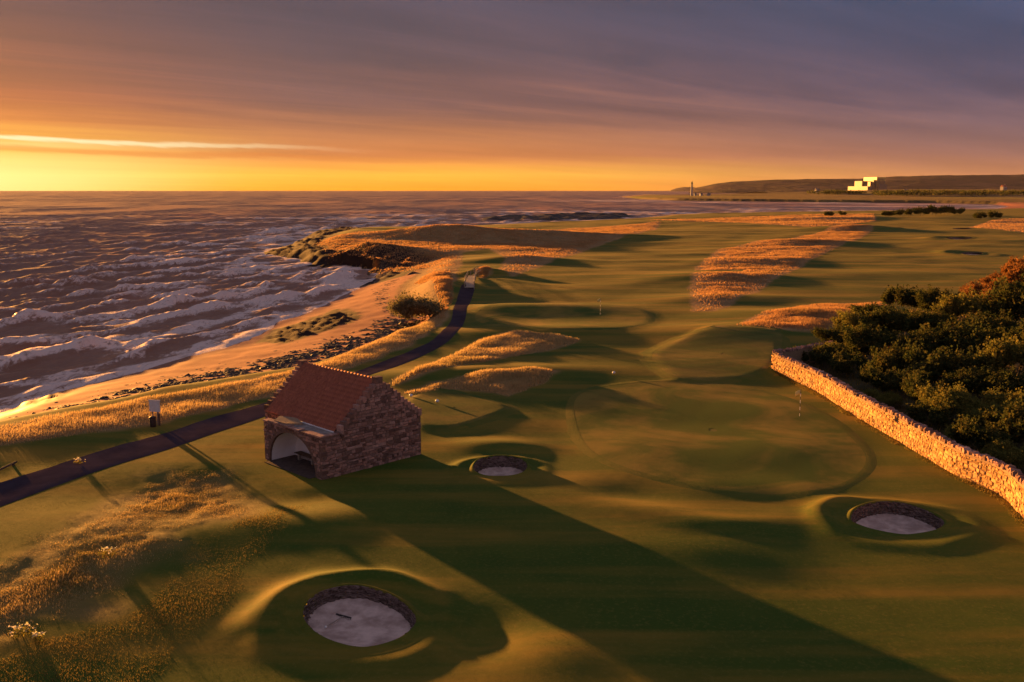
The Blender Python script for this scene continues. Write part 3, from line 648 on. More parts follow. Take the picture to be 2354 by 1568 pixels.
# power station
PSY = 5800; pb = AT(2014.5, 436, PSY); ps = empty('power_station', (pb[0], pb[1], pb[2] - 30), R(-74)); tag(ps, 'huge pale block of a power station in front of the hills', 'power station')
sc = PSY / FPX
def zt(y): return 30 + (436 - y) * sc
def blk(name, x0, x1, d0, d1, ztop, mat, z0=0): return MB().box(x0, x1, d0, d1, z0, ztop).build(name, M[mat], ps)
blk('reactor_hall', -124, 0, 0, 59, zt(409), 'cladding')
blk('upper_cladding', -126, 1.5, -2, 61, zt(408), 'cladding_sunlit', zt(417))  # upper band, its sunlit glow carried by the yellow colour
blk('turbine_hall', -170, -96, -34, 30, zt(416.5), 'cladding2')
blk('annex', -95, -34, -20, -.5, zt(418.5), 'cladding')
blk('stair_tower', -33, -16, -9, -.6, zt(414), 'cladding2')
blk('fuel_hall', 2, 16, 8, 62, zt(424), 'cladding2')
blk('workshop', -185, 10, -70, -36, zt(428.5), 'cladding2')
for k in range(5): MB().box(-.2, 2.2, 6 + k * 10, 11 + k * 10, zt(424), zt(411)).build('louvre', M['roof_grey'], ps)

# ------------------------------------------------------------------ leaves and blades
def cards(P, size, mat, name, parent=None, aspect=1.0, up=.0, kind=None, tint=None):
    """one leaf clump: many small faces with random facing"""
    n = len(P); d = rng.normal(size=(n, 3)); d[:, 2] += up; d /= np.linalg.norm(d, axis=1, keepdims=True)
    e = rng.normal(size=(n, 3)); a = np.cross(d, e); a /= np.linalg.norm(a, axis=1, keepdims=True); b = np.cross(d, a)
    s = size * (0.6 + .8 * rng.random(n))[:, None]
    V = np.stack([P - a * s * .5, P + b * s * .32 * aspect, P + a * s * .5, P - b * s * .32 * aspect], 1).reshape(-1, 3)
    F = np.arange(4 * n).reshape(n, 4)
    if tint is None: tint = np.column_stack([rng.random(n), rng.random(n) ** 2])
    T = np.repeat(np.column_stack([tint, np.zeros(n)]), 4, 0)
    o = link(name, mesh_np(name, V, F, {'tint': T}), mat, parent)
    if kind: o['kind'] = kind
    return o
def blades(poly, n, hmin, hmax, width, mat, name, edge=.6, dens=None, lean=.35, gapn=(2.5, -.2), soft=1.2):
    P_ = np.asarray(poly); lo, hi = P_.min(0), P_.max(0); xy = np.empty((0, 2)); tries = 0
    while len(xy) < n and tries < 30:
        q = lo + rng.random((n * 2, 2)) * (hi - lo); r = np.hypot(q[:, 0], q[:, 1])
        ok = sdf(q[:, 0], q[:, 1], P_) + edge * fbm(q[:, 0] / 1.5, q[:, 1] / 1.5, 2, 301) * 2 > 0
        ok &= fbm(q[:, 0] / gapn[0], q[:, 1] / gapn[0], 3, 311) + .35 * rng.normal(size=len(q)) > gapn[1]
        ok &= sdf(q[:, 0], q[:, 1], PATH_POLY) < -.15
        sf = sdf(q[:, 0], q[:, 1], P_); ok &= rng.random(len(q)) < np.clip(.12 + sf / (soft * (1 + fbm(q[:, 0] / 4, q[:, 1] / 4, 2, 351))), 0, 1)
        if dens is not None: ok &= rng.random(len(q)) < dens(q[:, 0], q[:, 1])
        xy = np.vstack([xy, q[ok]]); tries += 1
    xy = xy[:n]; n = len(xy); z = H(xy[:, 0], xy[:, 1]) - .03
    hv = (hmin + (hmax - hmin) * rng.random(n)) * (.75 + .5 * fbm(xy[:, 0] / 3, xy[:, 1] / 3, 2, 321)) * (.45 + .55 * np.clip(sdf(xy[:, 0], xy[:, 1], P_) / soft, 0, 1))
    th = rng.random(n) * 6.28; wv = width * (.6 + .8 * rng.random(n))
    B = np.column_stack([xy, z]); A = np.column_stack([np.cos(th), np.sin(th), 0 * th]) * wv[:, None] / 2
    Ld = np.column_stack([.35 + rng.normal(size=n) * .5, -.35 + rng.normal(size=n) * .5, np.zeros(n)]) * lean * hv[:, None]
    T = B + Ld + np.column_stack([0 * hv, 0 * hv, hv])
    V = np.stack([B - A, B + A, T], 1).reshape(-1, 3); F = np.arange(3 * n).reshape(n, 3)
    tn = np.clip(.5 + .5 * fbm(xy[:, 0] / 4, xy[:, 1] / 4, 2, 331) + .3 * rng.normal(size=n), 0, 1); tg = np.clip(.35 * rng.random(n) + .5 * np.clip(fbm(xy[:, 0] / 6, xy[:, 1] / 6, 2, 341), 0, 1), 0, 1)
    o = link(name, mesh_np(name, V, F, {'tint': np.repeat(np.column_stack([tn, tg, 0 * tn]), 3, 0)}), mat)
    return tag(o, kind='stuff')

def shrub(name, height, spread, nleaf, leaf, mat, seed, trunk=.3, lobes=14):
    """trunk, limbs and an uneven crown of leaves hung about the limb ends"""
    r_ = np.random.default_rng(seed); root = empty(name)
    mb = MB(); tips = []
    nst = 3 if trunk > .2 else 5
    for s in range(nst):
        a0 = 2 * math.pi * (s + r_.random() * .6) / nst; base = Vector((math.cos(a0) * .15, math.sin(a0) * .15, -.3)); hgt = height * trunk
        fork = Vector((math.cos(a0) * spread * .16, math.sin(a0) * spread * .16, hgt)); rb = .05 * height / 4.5 * (1.4 if trunk > .2 else .8)
        midp = base.lerp(fork, .5) + Vector(r_.normal(size=3) * .12); mb.tube([base, midp, fork], [rb * 1.3, rb * 1.05, rb * .8], 6)
        for k in range(max(2, lobes // nst)):
            a1 = a0 + (r_.random() - .5) * 2.4; rr = spread * .5 * (.3 + .65 * r_.random()); zz = height * (.42 + .50 * r_.random() * (1 - .45 * (rr / (spread * .5)) ** 2))
            tip = Vector((math.cos(a1) * rr, math.sin(a1) * rr, zz)); m1 = fork.lerp(tip, .5) + Vector(r_.normal(size=3) * .18 * height / 5); m1.z += .05 * height
            mb.tube([fork, m1, tip], [rb * .7, rb * .45, rb * .18], 5); tips.append(tip)
    mb.build('trunk', M['bark'], root, True)
    P = []; per = nleaf // len(tips)
    for tip in tips:
        rad = spread * (.13 + .09 * r_.random()); q = r_.normal(size=(per, 3)); q /= np.linalg.norm(q, axis=1, keepdims=True)
        q *= (r_.random(per) ** .42)[:, None] * rad * (1 + .28 * np.sin(q[:, :1] * 7 + tip.x * 5) * np.cos(q[:, 1:2] * 6 + tip.y * 3)); q[:, 2] *= .78
        P.append(np.array(tip) + q)
        ns = per // 6                                   # sprigs that break the outline
        dirs = r_.normal(size=(8, 3)); dirs[:, 2] = abs(dirs[:, 2]); dirs /= np.linalg.norm(dirs, axis=1, keepdims=True)
        P.append(np.array(tip) + dirs[r_.integers(0, 8, ns)] * (rad * (.7 + .75 * r_.random(ns)))[:, None] + r_.normal(size=(ns, 3)) * .06 * spread / 4)
    P = np.concatenate(P); P[:, 2] = np.maximum(P[:, 2], .05)
    tn = np.clip(.45 + .35 * np.sin(P[:, 0] * 2.1 + seed) * np.cos(P[:, 1] * 2.3) + .25 * r_.normal(size=len(P)), 0, 1); tg = r_.random(len(P)) ** 1.6
    cards(P, leaf, mat, 'crown', root, 1.25, .25, tint=np.column_stack([tn, tg]))
    return root
PROTO = {}
PROTO['thorn_a'] = shrub('thorn_tree', 5.2, 6.0, 14000, .21, M['leaf_dark'], 501, .34, 18)
PROTO['thorn_b'] = shrub('thorn_tree', 4.8, 5.6, 13000, .20, M['leaf_dark'], 502, .30, 16)
PROTO['olive'] = shrub('thorn_tree', 4.6, 5.2, 13000, .19, M['leaf_gold'], 503, .26, 16)
PROTO['rust'] = shrub('rowan_tree', 6.0, 5.5, 11000, .20, M['leaf_rust'], 504, .36, 16)
PROTO['bush'] = shrub('bush', 2.8, 4.2, 12000, .14, M['leaf_gold'], 505, .12, 22)
PROTO['scrub'] = shrub('bush', 1.8, 3.0, 6500, .14, M['leaf_dark'], 506, .12, 16)
PROTO['greybush'] = shrub('bush', 2.6, 5.0, 15000, .15, M['leaf_grey'], 507, .10, 24)
used = set()
def plant(kind, pos_, s=1.0, rz=0.0, label=None, cat='tree', group=None, name=None, sz=1.0):
    o = PROTO[kind]
    if kind in used: o = copy_tree(o)
    used.add(kind); o.location = pos_; o.scale = (s, s, s * sz); o.rotation_euler = (0, 0, rz)
    for k in ('label', 'category', 'group'):
        if k in o: del o[k]
    return tag(o, label, cat, group)
COP = 'trees and bushes of the copse behind the stone wall'
copse = [  # px, py of the foot, kind, scale, height factor, label
    (1915, 815, 'thorn_b', .78, .95, 'low dark thorn tree at the wall corner, leftmost of the copse'),
    (1965, 800, 'olive', .95, 1.0, 'olive thorn tree, second in the back row from the wall corner'),
    (1990, 850, 'thorn_a', .85, 1.0, 'dark thorn tree behind the wall, just right of its far corner'),
    (2050, 805, 'thorn_a', 1.0, .95, 'broad dark tree in the middle of the back row of the copse'),
    (2070, 862, 'rust', .72, .85, 'rust tinged small tree in the middle of the copse'),
    (2130, 870, 'thorn_b', 1.0, .95, 'dark tree with bare pale limbs showing, middle of the copse'),
    (2135, 795, 'thorn_b', 1.05, .9, 'dark tree behind the one with bare pale limbs'),
    (2200, 870, 'thorn_a', 1.05, 1.0, 'tall dark tree right of the bare pale limbs'),
    (2225, 785, 'olive', 1.25, 1.05, 'large olive tree on the skyline edge of the copse'),
    (2285, 840, 'thorn_b', 1.2, 1.0, 'dark tree near the right frame edge, half way up the copse'),
    (2320, 770, 'rust', 1.15, 1.0, 'rust coloured tree high at the right frame edge'),
    (2265, 735, 'rust', 1.0, .95, 'rust coloured tree at the far end of the copse, nearer the fairway'),
    (2350, 710, 'rust', 1.25, 1.05, 'tall rust coloured tree farthest away at the right frame edge'),
    (2235, 712, 'rust', .8, .9, 'rust coloured tree beside the fairway, second from the far end'),
    (2300, 705, 'rust', .95, 1.0, 'rust coloured tree in the middle of the far russet group'),
    (2345, 672, 'rust', 1.1, 1.0, 'rust coloured tree at the very back of the russet group'),
    (2275, 765, 'rust', .9, .9, 'rust coloured tree in front of the russet group'),
    (2390, 800, 'thorn_a', 1.5, 1.1, 'big dark tree cut by the right frame edge'),
    (2345, 915, 'olive', 1.1, 1.1, 'olive tree at the right frame edge above the yellowish bush'),
    (2410, 900, 'thorn_b', 1.3, 1.1, 'dark tree just at the right frame edge, behind the olive tree'),
    (2170, 972, 'bush', 1.0, 1.05, 'rounded yellowish green bush just behind the stone wall'),
    (2260, 985, 'bush', .85, .8, 'dull green bush right of the rounded yellowish bush'),
    (2335, 1020, 'scrub', 1.4, 1.0, 'dark low bush behind the wall at the right frame edge'),
    (2390, 1050, 'scrub', 1.6, 1.2, 'dark low bush nearest the camera behind the wall'),
    (2020, 905, 'scrub', 1.2, 1.0, 'low dark bush close behind the wall, middle of its far half'),
    (2085, 912, 'scrub', 1.3, 1.0, 'low dark bush left of the rounded yellowish bush'),
    (1945, 865, 'scrub', 1.15, 1.0, 'low dark bush behind the wall near its far corner'),
    (1880, 828, 'scrub', .9, .9, 'small dark bush inside the wall corner'),
    (2050, 935, 'bush', .5, .8, 'small rust olive bush leaning over the wall coping'),
    (2240, 925, 'thorn_b', .8, .8, 'dark small tree behind the rounded yellowish bush'),
    (2300, 935, 'thorn_a', .8, .8, 'dark small tree between the yellowish bush and the frame edge'),
    (2085, 722, 'scrub', 2.0, 1.0, 'rounded dark bush standing alone at the back of the copse'),
    (2145, 985, 'scrub', 1.1, 1.0, 'low green bush at the coping, left of the rounded yellowish bush'),
    (2205, 1030, 'bush', .62, .9, 'small golden green bush pressed against the wall coping'),
    (2255, 1052, 'scrub', 1.2, 1.1, 'dark green bush against the wall, second from the golden one'),
    (2310, 1075, 'bush', .7, .9, 'golden green bush at the wall nearest the right frame edge'),
    (2000, 925, 'bush', .45, .9, 'small golden bush at the coping in the far half of the wall'),
    (2120, 945, 'scrub', 1.2, 1.2, 'dark bush just up the slope from the coping, middle of the wall'),
    (2190, 905, 'scrub', 1.9, 1.1, 'broad dark bush behind the rounded yellowish bush'),
    (2060, 885, 'scrub', 1.6, 1.2, 'broad dark bush below the middle trees'),
    (2330, 975, 'bush', .95, 1.0, 'olive bush right of the dull green bush near the frame edge'),
    (1848, 826, 'scrub', .8, .9, 'small dark bush tucked into the tip of the wall corner'),
    (1868, 838, 'scrub', .9, 1.0, 'dark bush filling the inside of the wall corner'),
    (1905, 848, 'scrub', 1.1, 1.1, 'dark green bush along the inside of the wall, third from the corner'),
    (1925, 835, 'olive', .6, .8, 'small olive tree just inside the wall corner'),
    (2150, 740, 'thorn_a', .95, .9, 'dark tree in the rear of the copse behind the middle'),
    (1995, 745, 'thorn_b', .75, .8, 'dark tree at the rear left of the copse against the pale rough'),
]
for i, (px, py, k, s, sz, lb) in enumerate(copse):
    plant(k, HP(px, py), s, i * 1.9, lb, 'bush' if k in ('bush', 'scrub', 'greybush') else 'tree', COP, sz=sz)
plant('greybush', HP(957, 745, -1), 1.55, .6, 'rounded grey green bush at the top of the beach', 'bush', sz=1.0)
for i, (px, py, s) in enumerate([(1905, 499, 2.0), (1935, 497, 1.8), (2040, 500, 2.2), (2065, 499, 2.6), (2092, 498, 2.9), (2120, 497, 3.2), (2148, 496, 3.6), (2176, 495, 3.4), (2204, 496, 2.8), (2250, 506, 2.4), (2285, 505, 2.6)]):
    lab = ['dark bush on the dune ridge, leftmost of the far bushes', 'dark bush on the dune ridge, second of the far bushes', 'low dark bush at the left end of the hedge by the bay', 'dark bush, second from the left in the hedge by the bay',
           'dark bush, third from the left in the hedge by the bay', 'dark bush, fourth from the left in the hedge by the bay', 'tallest dark bush of the hedge by the bay', 'dark bush just right of the tallest in the hedge by the bay',
           'dark bush at the right end of the hedge by the bay', 'dark bush nearer than the hedge, far right by the bay', 'dark bush farthest right above the rough grass'][i]
    plant('scrub', HP(px, py), s, i * 1.3, lab, 'bush', 'bushes along the near shore of the bay')
# wood beyond the bay
P = []
for _ in range(330):
    px = random.uniform(2010, 2480); Yd = random.uniform(2500, 3500); p = AT(px, 440, Yd); zb = Hs(p[0], p[1]) if False else 6
    q = rng.normal(size=(34, 3)); q /= np.linalg.norm(q, axis=1, keepdims=True); q *= (rng.random(34) ** .4)[:, None] * np.array([14, 14, 6.5])
    P.append(np.array([p[0], p[1], 8 + random.uniform(0, 4)]) + q)
for _ in range(60):
    px = random.gauss(1925, 24); Yd = random.uniform(3000, 3300); p = AT(px, 440, Yd)
    q = rng.normal(size=(34, 3)); q /= np.linalg.norm(q, axis=1, keepdims=True); q *= (rng.random(34) ** .4)[:, None] * np.array([13, 13, 6]); P.append(np.array([p[0], p[1], 9 + random.uniform(0, 3) ]) + q)
cards(np.concatenate(P), 5.0, M['leaf_dark'], 'distant_wood', None, 1.2, kind='stuff')

# ------------------------------------------------------------------ stones
def stone_mesh(seed):
    r_ = np.random.default_rng(seed); j = lambda a: (r_.random() - .5) * a
    V = []
    for zf, ins in ((0, 0), (.72, .02), (1, .13)):
        for sx, sy in ((-1, -1), (1, -1), (1, 1), (-1, 1)):
            V.append((sx * (.5 - ins) + j(.17), sy * (.5 - ins) + j(.20), zf + (j(.5) if zf == 1 else 0)))
    F = []
    for a in (0, 4):
        for k in range(4): F.append((a + k, a + (k + 1) % 4, a + 4 + (k + 1) % 4, a + 4 + k))
    F.append((8, 9, 10, 11)); return V, F
STONES = [stone_mesh(700 + k) for k in range(10)]
def lay_stones(face, L, Hh, ok, rows=(.10, .27), widths=(.14, .58), depth=(.10, .17), gap=.02, seed=1, prob=1.0):
    """irregular courses on a face; returns (world matrix, variant) for each stone. face(s,t)->(origin, e1, e2, n)"""
    r_ = random.Random(seed); out = []; tt = 0.0
    while tt < Hh:
        rh = r_.uniform(*rows); s = -r_.uniform(0, .3)
        while s < L:
            wd = r_.uniform(*widths) * (1.25 if rh > .24 else 1); hs = rh * r_.uniform(.85, 1.12)
            cs, ct = s + wd / 2, tt + rh / 2
            if ok(cs, ct, wd, hs) and r_.random() < prob:
                o, e1, e2, n = face(cs, ct); dp = r_.uniform(*depth); a = r_.gauss(0, .07)
                x = e1 * math.cos(a) + e2 * math.sin(a); y = e2 * math.cos(a) - e1 * math.sin(a)
                m = Matrix.Identity(4)
                m.col[0][:3] = x * (wd - gap); m.col[1][:3] = y * (hs - gap); m.col[2][:3] = n * dp; m.col[3][:3] = o - n * (dp * .55)
                out.append((m, r_.randrange(len(STONES))))
            s += wd
        tt += rh
    return out
def emit_stones(lst, parent, mat, prefix, dist, limit=300, name='stone'):
    """the nearest as single parts with shared meshes, the rest joined as one part"""
    if not emit_stones.__dict__.get(prefix):
        ms = []
        for V, F in STONES:
            me = MB().add(V, F).mesh(prefix); me.materials.append(mat); ms.append(me)
        emit_stones.__dict__[prefix] = ms
    ms = emit_stones.__dict__[prefix]; lst = sorted(lst, key=dist)
    for m, k in lst[:limit]:
        o = bpy.data.objects.new(name, ms[k]); COL.objects.link(o); o.parent = parent; o.matrix_local = m
    if len(lst) > limit:
        mb = MB()
        for m, k in lst[limit:]:
            V, F = STONES[k]; mb.add([m @ Vector(v) for v in V], F)
        o = mb.build(name, mat, parent, recalc=False); o['kind'] = 'stuff'

# ------------------------------------------------------------------ the stone shelter
hb = HP(741, 1103.5); hut = empty('stone_shelter', hb, R(46.17))
tag(hut, 'old red sandstone shelter with pantiled roof and white arched porch', 'shelter')
PW, PD, MWd, DD, PZ, EZ, RX, RZ = 6.8, 1.55, 9.15, 8.37, 2.8, 2.95, 4.75, 5.85     # porch width and depth, length, depth, heights
AC, AW, AH, VD = 3.5, 2.74, 2.45, 2.05                                             # arch centre, half width, height, vault depth
LOW = -.9
arch = [(AC - AW * math.cos(a), AH * math.sin(a) ** .9) for a in np.linspace(0, math.pi, 25)]
wm = MB()
gab = [(0, LOW), (DD, LOW), (DD, EZ), (RX, RZ), (PD, EZ), (PD, PZ), (0, PZ)]
wm.add([(x, 0, z) for x, z in gab], [tuple(range(7))]); wm.add([(x, .42, z) for x, z in gab[2:5]], [(2, 1, 0)])
gl = [(PD, LOW), (DD, LOW), (DD, EZ), (RX, RZ), (PD, EZ)]
wm.add([(x, MWd, z) for x, z in gl], [tuple(range(5))[::-1]]); wm.add([(x, MWd - .42, z) for x, z in gl[2:5]], [(0, 1, 2)])
wm.add([(DD, 0, LOW), (DD, MWd, LOW), (DD, MWd, EZ), (DD, 0, EZ)], [(0, 1, 2, 3)])
wm.add([(PD, PW, LOW), (PD, MWd, LOW), (PD, MWd, EZ), (PD, PW, EZ)], [(3, 2, 1, 0)])
wm.add([(PD, 0, PZ - .3), (PD, PW, PZ - .3), (PD, PW, EZ), (PD, 0, EZ)], [(3, 2, 1, 0)])
wm.add([(0, PW, LOW), (PD, PW, LOW), (PD, PW, PZ), (0, PW, PZ)], [(3, 2, 1, 0)])
n = len(arch); top = [(AC - (AC) * math.cos(a) if False else AC + (-AC if k < 1 else 0), 0) for k, a in enumerate([0])]
V = []; F = []
for k, (y, z) in enumerate(arch):
    u0 = PW * k / (n - 1); V += [(0, y, z), (0, u0, PZ)]
for k in range(n - 1): F.append((2 * k, 2 * k + 1, 2 * k + 3, 2 * k + 2))
nv = len(V); V += [(0, 0, LOW), (0, AC - AW, LOW), (0, AC + AW, LOW), (0, PW, LOW)]
F += [(nv, 1, 0, nv + 1), (nv + 2, 2 * n - 2, 2 * n - 1, nv + 3)]
wm.add(V, F)
# the reveal of the arch and the top of the porch walls
for k in range(n - 1): wm.add([(0, *arch[k]), (0, *arch[k + 1]), (.22, *arch[k + 1]), (.22, *arch[k])], [(0, 1, 2, 3)])
wm.add([(0, AC - AW, LOW), (0, AC - AW, 0), (.22, AC - AW, 0), (.22, AC - AW, LOW)], [(0, 1, 2, 3)]); wm.add([(0, AC + AW, LOW), (0, AC + AW, 0), (.22, AC + AW, 0), (.22, AC + AW, LOW)], [(0, 1, 2, 3)])
wall = wm.build('wall', M['mortar_red'], hut, recalc=False)
pv = MB()
for k in range(n - 1): pv.add([(.14, AC + (arch[k][0] - AC) * .985, arch[k][1] * .985), (.14, AC + (arch[k + 1][0] - AC) * .985, arch[k + 1][1] * .985), (VD, AC + (arch[k + 1][0] - AC) * .985, arch[k + 1][1] * .985), (VD, AC + (arch[k][0] - AC) * .985, arch[k][1] * .985)], [(0, 1, 2, 3)])
pv.add([(VD - .01, y, z) for y, z in arch] , [tuple(range(n))])
for s_ in (-1, 1): pv.add([(.14, AC + s_ * AW * .985, LOW), (VD, AC + s_ * AW * .985, LOW), (VD, AC + s_ * AW * .985, .02), (.14, AC + s_ * AW * .985, .02)], [(0, 1, 2, 3)])
pv.add([(VD - .01, AC - AW, LOW), (VD - .01, AC + AW, LOW), (VD - .01, AC + AW, .02), (VD - .01, AC - AW, .02)], [(0, 1, 2, 3)])
vault = pv.build('vault', M['plaster'], hut)
# stones of the gable, the porch front and the wall over the porch
def gz(x): return PZ if x < PD else (EZ + (RZ - EZ) * (x - PD) / (RX - PD) if x < RX else EZ + (RZ - EZ) * (DD - x) / (DD - RX))
Vx, Vy, Vz = Vector((1, 0, 0)), Vector((0, 1, 0)), Vector((0, 0, 1))
st = lay_stones(lambda s, t_: (Vector((s, 0, t_ + LOW)), Vx, Vz, -Vy), DD, 7, lambda s, t_, w_, h_: w_ / 2 < s + .03 and s + w_ / 2 < DD + .04 and t_ + LOW + h_ / 2 < min(gz(s - w_ / 2 if s < RX else s + w_ / 2), gz(s)) + .02, seed=21)
def front_ok(s, t_, w_, h_):
    z = t_ + LOW
    if s - w_ / 2 < -.03 or s + w_ / 2 > PW + .03 or z + h_ / 2 > PZ: return False
    for a in (-.5, 0, .5):
        for b in (-.5, 0, .5):
            yy, zz = s + a * (w_ + .04), z + b * (h_ + .04)
            if abs(yy - AC) < AW + .03 and zz < (AH + .05) * max(0, 1 - ((yy - AC) / (AW + .05)) ** 2) ** .45: return False
    return True
st2 = lay_stones(lambda s, t_: (Vector((0, s, t_ + LOW)), -Vy, Vz, -Vx), PW, 3.8, front_ok, rows=(.14, .24), widths=(.16, .42), depth=(.07, .12), seed=22)
st3 = lay_stones(lambda s, t_: (Vector((PD, s, t_ + PZ - .25)), -Vy, Vz, -Vx), MWd, .5, lambda s, t_, w_, h_: t_ + PZ - .25 + h_ / 2 < EZ + .05 and s + w_ / 2 < MWd, rows=(.12, .2), seed=23)
st4 = lay_stones(lambda s, t_: (Vector((PD, s, t_)), -Vy, Vz, -Vx), MWd, EZ, lambda s, t_, w_, h_: s - w_ / 2 > PW and s + w_ / 2 < MWd and t_ + h_ / 2 < EZ, seed=24)
st5 = lay_stones(lambda s, t_: (Vector((s, PW, t_ + LOW)), -Vx, Vz, Vy), PD, PZ - LOW, lambda s, t_, w_, h_: s - w_ / 2 > -.03 and s + w_ / 2 < PD and t_ + LOW + h_ / 2 < PZ, seed=25)
emit_stones(st + st2 + st3 + st4 + st5, wall, M['stone_red'], 'shelter_stone', lambda q: q[0].col[3][0] * .55 + q[0].col[3][1] * .45 - q[0].col[0].length * 2)
# dressed coping of the porch, quoins
for k in range(11):
    w0 = PW * k / 11; o = MB().box(-.06 - random.uniform(0, .04), .40 + random.uniform(-.05, .1), w0 + .015, w0 + PW / 11 - .015, PZ - .02, PZ + random.uniform(.05, .13)).build('coping_stone', M['stone_red'], hut)
for k in range(4):
    o = MB().box(.45 + k * .28, .71 + k * .28, -.04, .36, PZ - .02, PZ + random.uniform(.04, .10)).build('coping_stone', M['stone_red'], hut)
# flat roof of the porch and the broken masonry at its left end
MB().box(.38, PD - .02, .38, 5.0, PZ - .12, PZ + .05).build('porch_slab', M['concrete'], hut)
MB().add([(.15, 4.3, PZ + .06), (1.0, 3.5, PZ + .07), (1.5, 5.0, PZ + .10), (.9, 6.2, PZ + .12), (.1, 5.6, PZ + .08), (.15, 4.3, PZ + .16), (1.0, 3.55, PZ + .17), (1.5, 5.0, PZ + .22), (.9, 6.2, PZ + .24), (.1, 5.6, PZ + .18)],
         [(0, 1, 6, 5), (1, 2, 7, 6), (2, 3, 8, 7), (3, 4, 9, 8), (4, 0, 5, 9), (5, 6, 7, 8, 9), (4, 3, 2, 1, 0)]).build('loose_slab', M['mortar_gold'], hut)
# crow steps along both gables
for y0, y1 in ((-.05, .40), (MWd - .40, MWd + .05)):
    for side in (0, 1):
        xa, xb = (PD - .05, RX) if side == 0 else (DD + .05, RX); ns = 12
        for k in range(ns):
            f0, f1 = k / ns, (k + 1) / ns; x0_, x1_ = xa + (xb - xa) * f0, xa + (xb - xa) * f1; zt = EZ + (RZ - EZ) * f1 + .07 + random.uniform(-.07, .07)
            MB().box(min(x0_, x1_) + .012, max(x0_, x1_) - .012, y0 + random.uniform(-.03, .02), y1 + random.uniform(-.03, .03), EZ + (RZ - EZ) * f0 - .12, zt).build('crow_step', M['stone_red'], hut)
    MB().box(RX - .28, RX + .28, y0 - .02, y1 + .02, RZ - .2, RZ + .25).build('crow_step', M['stone_red'], hut)
# pantiles
roof = empty('roof', parent=hut)
mb = MB(); sl_x = RX - PD; sl_z = RZ - EZ; sL = math.hypot(sl_x, sl_z)
for s_, xe in ((1, PD - .18), (-1, DD + .15)):
    mb.add([(xe, .38, EZ - .12), (xe, MWd - .38, EZ - .12), (RX, MWd - .38, RZ - .02), (RX, .38, RZ - .02)], [(0, 1, 2, 3)])
mb.build('roof_boards', M['wood'], roof)
NCOL, NROW = 46, 13; cw = (MWd - .80) / NCOL; Lf = math.hypot(RX - PD + .2, RZ - EZ + .12); rl = Lf / NROW
prof = [(0, .0), (.18, .035), (.36, .05), (.52, .03), (.66, .005), (.82, -.012), (1.04, .004)]
V = []; F = []
for a in (0, 1):
    for py_, pz_ in prof: V.append((a * rl * 1.12, py_ * cw, pz_ * 1.45 + (1 - a) * .012))
for py_, pz_ in prof: V.append((0, py_ * cw, pz_ * 1.45 - .006))
n = len(prof)
for k in range(n - 1): F += [(k, k + 1, n + k + 1, n + k), (2 * n + k, 2 * n + k + 1, k + 1, k)]
tile_me = MB().add(V, F).mesh('tile'); tile_me.materials.append(M['tile'])
ax = Vector((RX - PD + .2, 0, RZ - EZ + .12)).normalized(); nz = Vector((-ax.z, 0, ax.x)); tl = []
for c_ in range(NCOL):
    for r_ in range(NROW):
        o_ = Vector((PD - .2, .40 + c_ * cw, EZ - .12)) + ax * (r_ * rl) + nz * .06
        m = Matrix.Identity(4); m.col[0][:3] = ax; m.col[1][:3] = Vy; m.col[2][:3] = nz; m.col[3][:3] = o_ + nz * random.uniform(-.006, .006)
        tl.append(m)
tl.sort(key=lambda m: m.col[3][0] + m.col[3][1])
for m in tl[:300]:
    o = bpy.data.objects.new('tile', tile_me); COL.objects.link(o); o.parent = roof; o.matrix_local = m
mb = MB()
for m in tl[300:]: mb.add([m @ Vector(v) for v in V], F)
ax2 = Vector((RX - DD - .2, 0, RZ - EZ + .12)).normalized(); nz2 = Vector((-ax2.z, 0, ax2.x)) * -1
for c_ in range(NCOL):
    for r_ in range(NROW + 1):
        m = Matrix.Identity(4); m.col[0][:3] = ax2; m.col[1][:3] = Vy; m.col[2][:3] = Vector((ax.z, 0, ax.x)); m.col[3][:3] = Vector((DD + .2, .40 + c_ * cw, EZ - .12)) + ax2 * (r_ * rl) + Vector((.04, 0, .04))
        mb.add([m @ Vector(v) for v in V], F)
o = mb.build('tile', M['tile'], roof, recalc=False); o['kind'] = 'stuff'
for k in range(22):
    y0 = .40 + k * (MWd - .8) / 22; mb = MB(); mb.tube([(RX, y0, RZ + .03), (RX, y0 + (MWd - .8) / 22 * 1.04, RZ + .045)], .12, 8); mb.build('ridge_tile', M['tile'], roof, True)
gut = MB()
gut.tube([(PD - .27, .42, EZ - .10), (PD - .27, 2.5, EZ - .08)], .055, 8).tube([(PD - .26, 2.45, EZ - .065), (PD - .26, 5.3, EZ - .05)], .05, 8)
gut.build('gutter', M['white'], hut, True)
MB().box(-.45, VD - .02, AC - AW + .03, AC + AW - .03, -.5, .035).build('floor', M['paving'], hut)
# bench inside
bw = hut.matrix_basis @ Vector((VD - .42, 3.4, 0)); bench = empty('bench', bw, R(46.17)); bench.location.z = hb.z + .035
tag(bench, 'dark wooden bench on pale legs inside the white arched porch', 'bench')
for k in range(3): MB().box(-.26 + k * .18, -.09 + k * .18, -1.9, 1.9, .43, .48).build('seat_plank', M['wood'], bench)
for yy in (-1.6, -.1, 1.5): MB().box(-.2, .22, yy - .08, yy + .08, 0, .43).build('leg', M['pale_wood'], bench)
MB().box(-.02, .03, -1.52, 1.42, .12, .30).build('stretcher', M['pale_wood'], bench)

